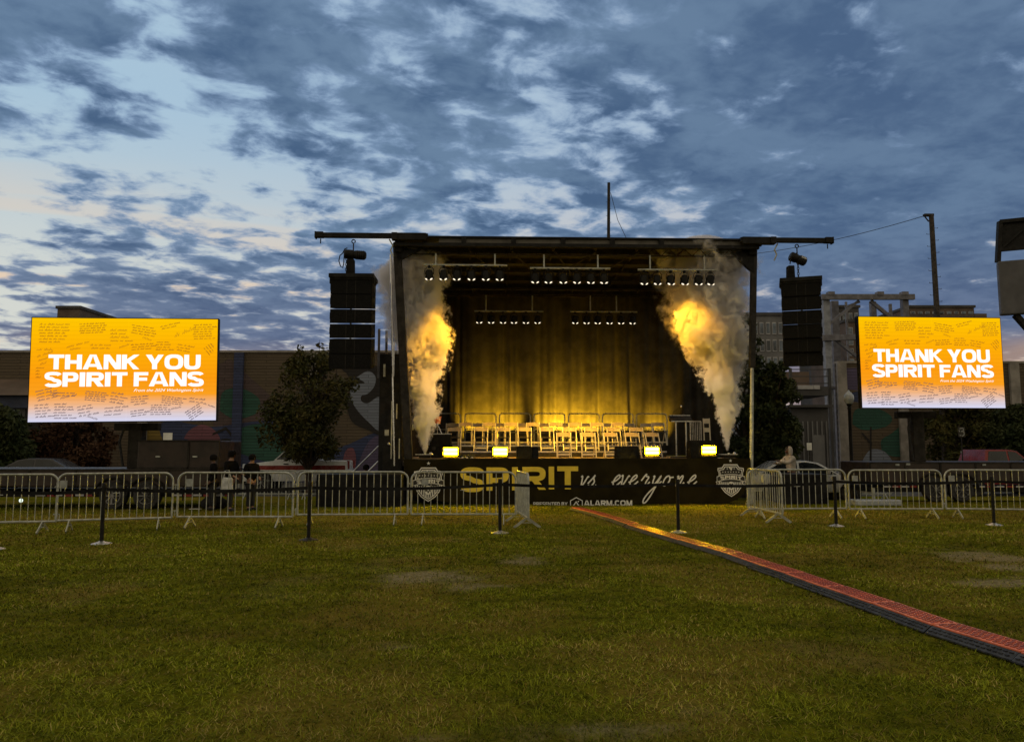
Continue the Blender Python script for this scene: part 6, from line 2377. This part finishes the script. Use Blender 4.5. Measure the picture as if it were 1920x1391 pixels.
def shed(label, px0, px1, pyt, Y, mt, bars):
    a, b = at(px0, pyt, Y), at(px1, pyt, Y)
    r = empty('shed', ((a.x + b.x) / 2, Y, -.9), 0, label, 'shed')
    w, h = b.x - a.x, a.z + .9
    MB().box((0, 1.4, h / 2), (w, 2.8, h)).build('wall', M[mt], r)
    MB().box((0, 1.3, h + .06), (w + .3, 3.2, .12)).build('roof', M['far_dark'], r)
    for k in range(bars):
        x = -w / 2 + w * (k + .5) / bars
        MB().box((x, -.03, h * .45), (.06, .06, h * .8)).build('slat', M['far_grey'], r)
    MB().box((w * .22, -.03, h * .36), (w * .3, .05, h * .68)).build('door', M['far_grey'], r)
    return r


shed('dark slatted shed with a grey door behind the hooded person', 1482, 1552, 764, 38, 'far_dark', 8)
r = empty('loading_platform', (at(1515, 700, 43).x, 43, -.9), 0, 'raised dark platform with a railing below the right speaker array', 'platform')
o0 = r.location
q = lambda x, y: at(x, y, 43) - o0
c = q(1515, 733)
MB().box((c.x, 1.5, c.z), (q(1560, 733).x - q(1482, 733).x, 3, .5)).build('slab', M['far_dark'], r)
MB().box((c.x, 2.5, (q(1515, 688).z + c.z) / 2), (q(1553, 733).x - q(1484, 733).x, .2, q(1515, 690).z - c.z)).build('back_wall', M['brick_far'], r)
for x in (1484, 1557):
    p = q(x, 690)
    MB().box((p.x, .2, p.z / 2), (.14, .14, p.z)).build('post', M['far_dark'], r)
MB().box((q(1510, 726).x, -.04, q(1510, 726).z), (q(1522, 726).x - q(1493, 726).x, .06, .22)).box((q(1531, 726).x, -.04, q(1531, 726).z), (q(1537, 726).x - q(1526, 726).x, .06, .22)).build('light_panel', M['far_white'], r)
for y in (692, 705, 718):
    MB().tube((q(1484, y).x, .2, q(1484, y).z), (q(1557, y).x, .2, q(1557, y).z), .03, 6).build('rail', M['far_dark'], r)

# scoreboard at the right edge
SY_ = 30.0
a = lambda x, y, dy=0: at(x, y, SY_ + dy)
root = empty('scoreboard', (a(2010, 700).x, SY_, gz1(20, SY_)), 0, 'big grey scoreboard on a black steel frame at the right edge', 'scoreboard')
o0 = root.location
tilt = R(-24)
c0 = a(1871, 490) - o0
hh = (a(1871, 490) - a(1871, 590)).z
dirx_ = Vector((math.cos(tilt), math.sin(tilt), 0))
Ls = 7.0
e1 = c0 + dirx_ * Ls
MB().prism([c0, e1, e1 - Vector((0, 0, hh)), c0 - Vector((0, 0, hh))], (.16, .38, 0)).build('display_back', M['board_grey'], root, bevel=.05)
t0, t1 = a(1881, 413) - o0 + Vector((0, .3, 0)), a(1881, 466) - o0 + Vector((0, .3, 0))
f0, f1 = t0 + dirx_ * Ls, t1 + dirx_ * Ls
MB().prism([t0, f0, f1, t1], (.04, .1, 0)).build('sign_panel', M['black_metal'], root)
mb = MB()
for p, q2 in ((t0, f0), (t1, f1)):
    mb.beam(p - Vector((0, .08, 0)), q2 - Vector((0, .08, 0)), .14, .14)
mb.beam(t0 - Vector((0, .08, 0)), c0 + Vector((.12, .2, 0)), .16, .16)
for k in range(4):
    p, q2 = t1 + dirx_ * (k * 1.7), t0 + dirx_ * (k * 1.7 + 1.2)
    mb.beam(p - Vector((0, .1, 0)), q2 - Vector((0, .1, 0)), .07, .07)
mb.build('truss_frame', M['black_metal'], root)
b0 = c0 - Vector((0, 0, hh)) + dirx_ * .55 + Vector((.1, .3, 0))
MB().beam(b0, b0 + Vector((2.2, .3, -2.4)), .2, .2).build('strut', M['dark_steel'], root)
MB().box((3.0, .2, (c0.z - hh) / 2 + .2), (.5, .5, c0.z - hh + .6)).build('post', M['dark_steel'], root)
MB().beam((3.0, .4, c0.z - hh - 2.6), b0 + Vector((2.2, .3, -2.4)), .2, .2).build('strut', M['dark_steel'], root)

# ------------------------------------------------------------------ fog plumes
def ramp_curve(N, fac, pts):
    rp = N.n('ShaderNodeValToRGB')
    N.put(rp.inputs[0], fac)
    el = rp.color_ramp.elements
    el[0].position, el[0].color = pts[0][0], (pts[0][1],) * 3 + (1,)
    el[1].position, el[1].color = pts[-1][0], (pts[-1][1],) * 3 + (1,)
    for a, b in pts[1:-1]:
        e = el.new(a)
        e.color = (b, b, b, 1)
    return rp.outputs[0]


def smoke_mat(name, zs, cs, rs, dens, zprof, nscale, amp, edge, col, depth):
    """density that billows round the plume's own axis: dense inside, ragged and wispy at its rim"""
    m = bpy.data.materials.new(name)
    m.use_nodes = True
    N = Nodes(m.node_tree)
    t = N.n('ShaderNodeTexCoord').outputs['Object']
    sp = N.n('ShaderNodeSeparateXYZ')
    N.put(sp.inputs[0], t)
    f = N.math('DIVIDE', sp.outputs[2], 7.0)
    cx = N.math('MULTIPLY', N.math('SUBTRACT', ramp_curve(N, f, [(max(0, z / 7), .5 + c / 4) for z, c in zip(zs, cs)]), .5), 4.0)
    rr = N.math('MULTIPLY', ramp_curve(N, f, [(max(0, z / 7), r / 2) for z, r in zip(zs, rs)]), 2.0)
    dx = N.math('SUBTRACT', sp.outputs[0], cx)
    dy = N.math('DIVIDE', sp.outputs[1], depth)
    q = N.math('DIVIDE', N.math('SQRT', N.math('ADD', N.math('MULTIPLY', dx, dx), N.math('MULTIPLY', dy, dy))), N.math('MAXIMUM', rr, .02))
    n1 = N.noise(N.vec('MULTIPLY', t, (1, 1, .72)), nscale, 6, .58, .45)
    n2 = N.noise(t, nscale * 4.5, 4, .6, .3)
    n = N.math('ADD', N.math('MULTIPLY', N.math('SUBTRACT', n1, .5), amp), N.math('MULTIPLY', N.math('SUBTRACT', n2, .5), amp * .55))
    g = N.remap(N.math('ADD', q, n), .92, .92 - edge)
    v = N.n('ShaderNodeVolumePrincipled')
    N.put(v.inputs['Color'], (*col, 1))
    N.put(v.inputs['Density'], N.math('MULTIPLY', N.math('MULTIPLY', g, ramp_curve(N, f, zprof)), dens))
    v.inputs['Anisotropy'].default_value = 0.0
    o = N.n('ShaderNodeOutputMaterial')
    N.put(o.inputs['Volume'], v.outputs[0])
    m.cycles.volume_step_rate = 0.14
    return m


def plume(label, outline, v, drift, seed):
    u0, z0 = lu((outline[0][1] + outline[0][2]) / 2, outline[0][0], v)
    r = empty('fog_plume', S(u0, v, z0), SYAW, label, 'fog plume', 'fog plumes over the deck corners')

    def body(rows, name, dens, zprof, nscale, amp, edge, col, depth, nring):
        zs, cs, rs = [], [], []
        for py, a, b in rows:
            ua, z = lu(a, py, v)
            ub, _ = lu(b, py, v)
            zs.append(z - z0)
            cs.append((ua + ub) / 2 - u0)
            rs.append((ub - ua) / 2)
        m = smoke_mat(name, zs, cs, rs, dens, zprof, nscale, amp, edge, col, depth)
        zz = np.linspace(zs[0], zs[-1] + .12, nring)
        cc, rr = np.interp(zz, zs, cs), np.interp(zz, zs, rs)
        n = 40
        vs, fs = [], []
        for i in range(nring):
            for j in range(n):
                qa = 2 * PI * j / n
                k = 1.32 * min(1.0, 6 * (1 - i / (nring - 1)) + .25)
                vs.append((cc[i] + math.cos(qa) * rr[i] * k, math.sin(qa) * rr[i] * k * depth, zz[i]))
        for i in range(nring - 1):
            for j in range(n):
                fs.append((i * n + j, i * n + (j + 1) % n, (i + 1) * n + (j + 1) % n, (i + 1) * n + j))
        fs.append(tuple(range(n - 1, -1, -1)))
        fs.append(tuple((nring - 1) * n + j for j in range(n)))
        return MB().add(vs, fs).build(name, m, r, smooth=True)
    body(outline, 'column', 10.0, [(0, 1.0), (.30, 1.0), (.50, .85), (.66, .62), (.80, .4), (1.0, .15)], 1.9, 3.4, .26, (.96, .95, .94), .95, 60)
    body(drift, 'drift', 7.5, [(0, .2), (.4, .7), (.75, 1.0), (1.0, .5)], 1.0, 2.2, .5, (.90, .87, .87), .8, 40)
    return r


plume('fog jet at the left corner of the stage, yellow on its inner side', [(851, 795.5, 798.5), (838, 790, 804), (815, 782, 811), (790, 773, 819), (765, 765, 822), (740, 758, 823), (715, 752, 826), (690, 750, 833), (660, 748, 838), (630, 747, 841), (600, 747, 842), (575, 748, 834), (550, 750, 829), (525, 754, 836), (500, 758, 832), (480, 764, 818)], .9,
      [(700, 742, 806), (660, 732, 820), (600, 710, 830), (560, 696, 832), (530, 686, 838), (500, 690, 842), (478, 712, 828), (460, 740, 806)], 3.3)
plume('fog jet at the right corner of the stage, bright amber high on its left', [(845, 1362.5, 1365.5), (830, 1357, 1370), (805, 1351, 1376), (780, 1345, 1383), (755, 1336, 1389), (730, 1327, 1390), (705, 1318, 1391), (680, 1306, 1394), (655, 1293, 1397), (625, 1279, 1398), (600, 1271, 1396), (575, 1269, 1394), (550, 1276, 1388), (530, 1295, 1374), (512, 1312, 1360)], .9,
      [(700, 1320, 1400), (660, 1278, 1404), (620, 1258, 1408), (570, 1250, 1410), (530, 1240, 1412), (500, 1228, 1414), (475, 1224, 1410), (452, 1238, 1396)], 8.1)


# ------------------------------------------------------------------ stage lamps: light from the fixtures above
def lamp(name, loc, target, energy, col, size=60, blend=.6, radius=.06, parent=None):
    d = bpy.data.lights.new(name, 'SPOT')
    d.energy = energy
    d.color = col
    d.spot_size = R(size)
    d.spot_blend = blend
    d.shadow_soft_size = radius
    o = bpy.data.objects.new(name, d)
    COL.objects.link(o)
    o.location = loc
    o.rotation_euler = (Vector(target) - Vector(loc)).to_track_quat('-Z', 'Y').to_euler()
    return o


AMB, YEL, ORG, WRM = (1.0, .55, .05), (1.0, .44, .022), (1.0, .42, .04), (1.0, .74, .46)
PU = lambda key, k: S(*PARS[key, k])
PX = lambda px, py, v: S(lu(px, py, v)[0], v, lu(px, py, v)[1])
# par cans aimed at the chairs and at the fog
for key, k, tu, tv, e in (('left', 2, -1.8, 3.9, 1100), ('mid', 1, -.4, 3.9, 1300), ('mid', 4, 1.0, 3.9, 1300), ('right', 1, 1.8, 3.7, 600)):
    lamp('par_beam', PU(key, k) + Vector((0, 0, -.12)), S(tu, tv, DECK + .6), e * 1.2, (1.0, .52, .035), 38, .9)
for key, k, tu, tv, e in (('bl', 1, -2.4, 4.4, 500), ('bl', 4, -.6, 4.4, 650), ('br', 1, 1.0, 4.4, 650), ('br', 4, 2.0, 4.2, 300)):
    lamp('par_beam', PU(key, k) + Vector((0, 0, -.12)), S(tu, tv - .2, DECK + .4), e * 2.4, (1.0, .50, .03), 58, .9)
for key, k, px, py, e, c, sz in (('bl', 0, 802, 665, 500, YEL, 44), ('left', 3, 795, 670, 800, YEL, 50), ('mid', 0, 795, 680, 1900, YEL, 36),
                                 ('mid', 1, 797, 760, 800, WRM, 26), ('br', 5, 1330, 610, 450, YEL, 46), ('right', 1, 1335, 640, 800, YEL, 50),
                                 ('mid', 5, 1335, 640, 1900, YEL, 36), ('mid', 4, 1350, 760, 950, WRM, 26)):
    lamp('par_beam', PU(key, k) + Vector((0, 0, -.13)), PX(px, py, .9), e, c, sz, .95)

# amber uplights on the floor behind the back row
for k, (px, e) in enumerate(((888, 330), (945, 520), (1042, 900), (1105, 620), (1160, 460), (1237, 230))):
    u, _ = lu(px, 800, 6.55)
    r = empty('uplight', S(u, 6.6, DECK), SYAW, 'amber floor uplight at the foot of the curtain, %s from the left' % ORD[k], 'stage light', 'uplights at the foot of the curtain')
    MB().lathe([(.09, .0), (.10, .03), (.10, .16), (.085, .17)], n=14).build('housing', M['black_metal'], r, smooth=True)
    MB().lathe([(.08, .172), (.01, .176)], n=14).build('lens', M['lens_warm'], r)
    lamp('uplight_beam', S(u, 6.6, DECK + .22), S(u + .02, 7.3, DECK + 1.12), e * 7.0, (1.0, .55, .022), 72, 1.0, .04)
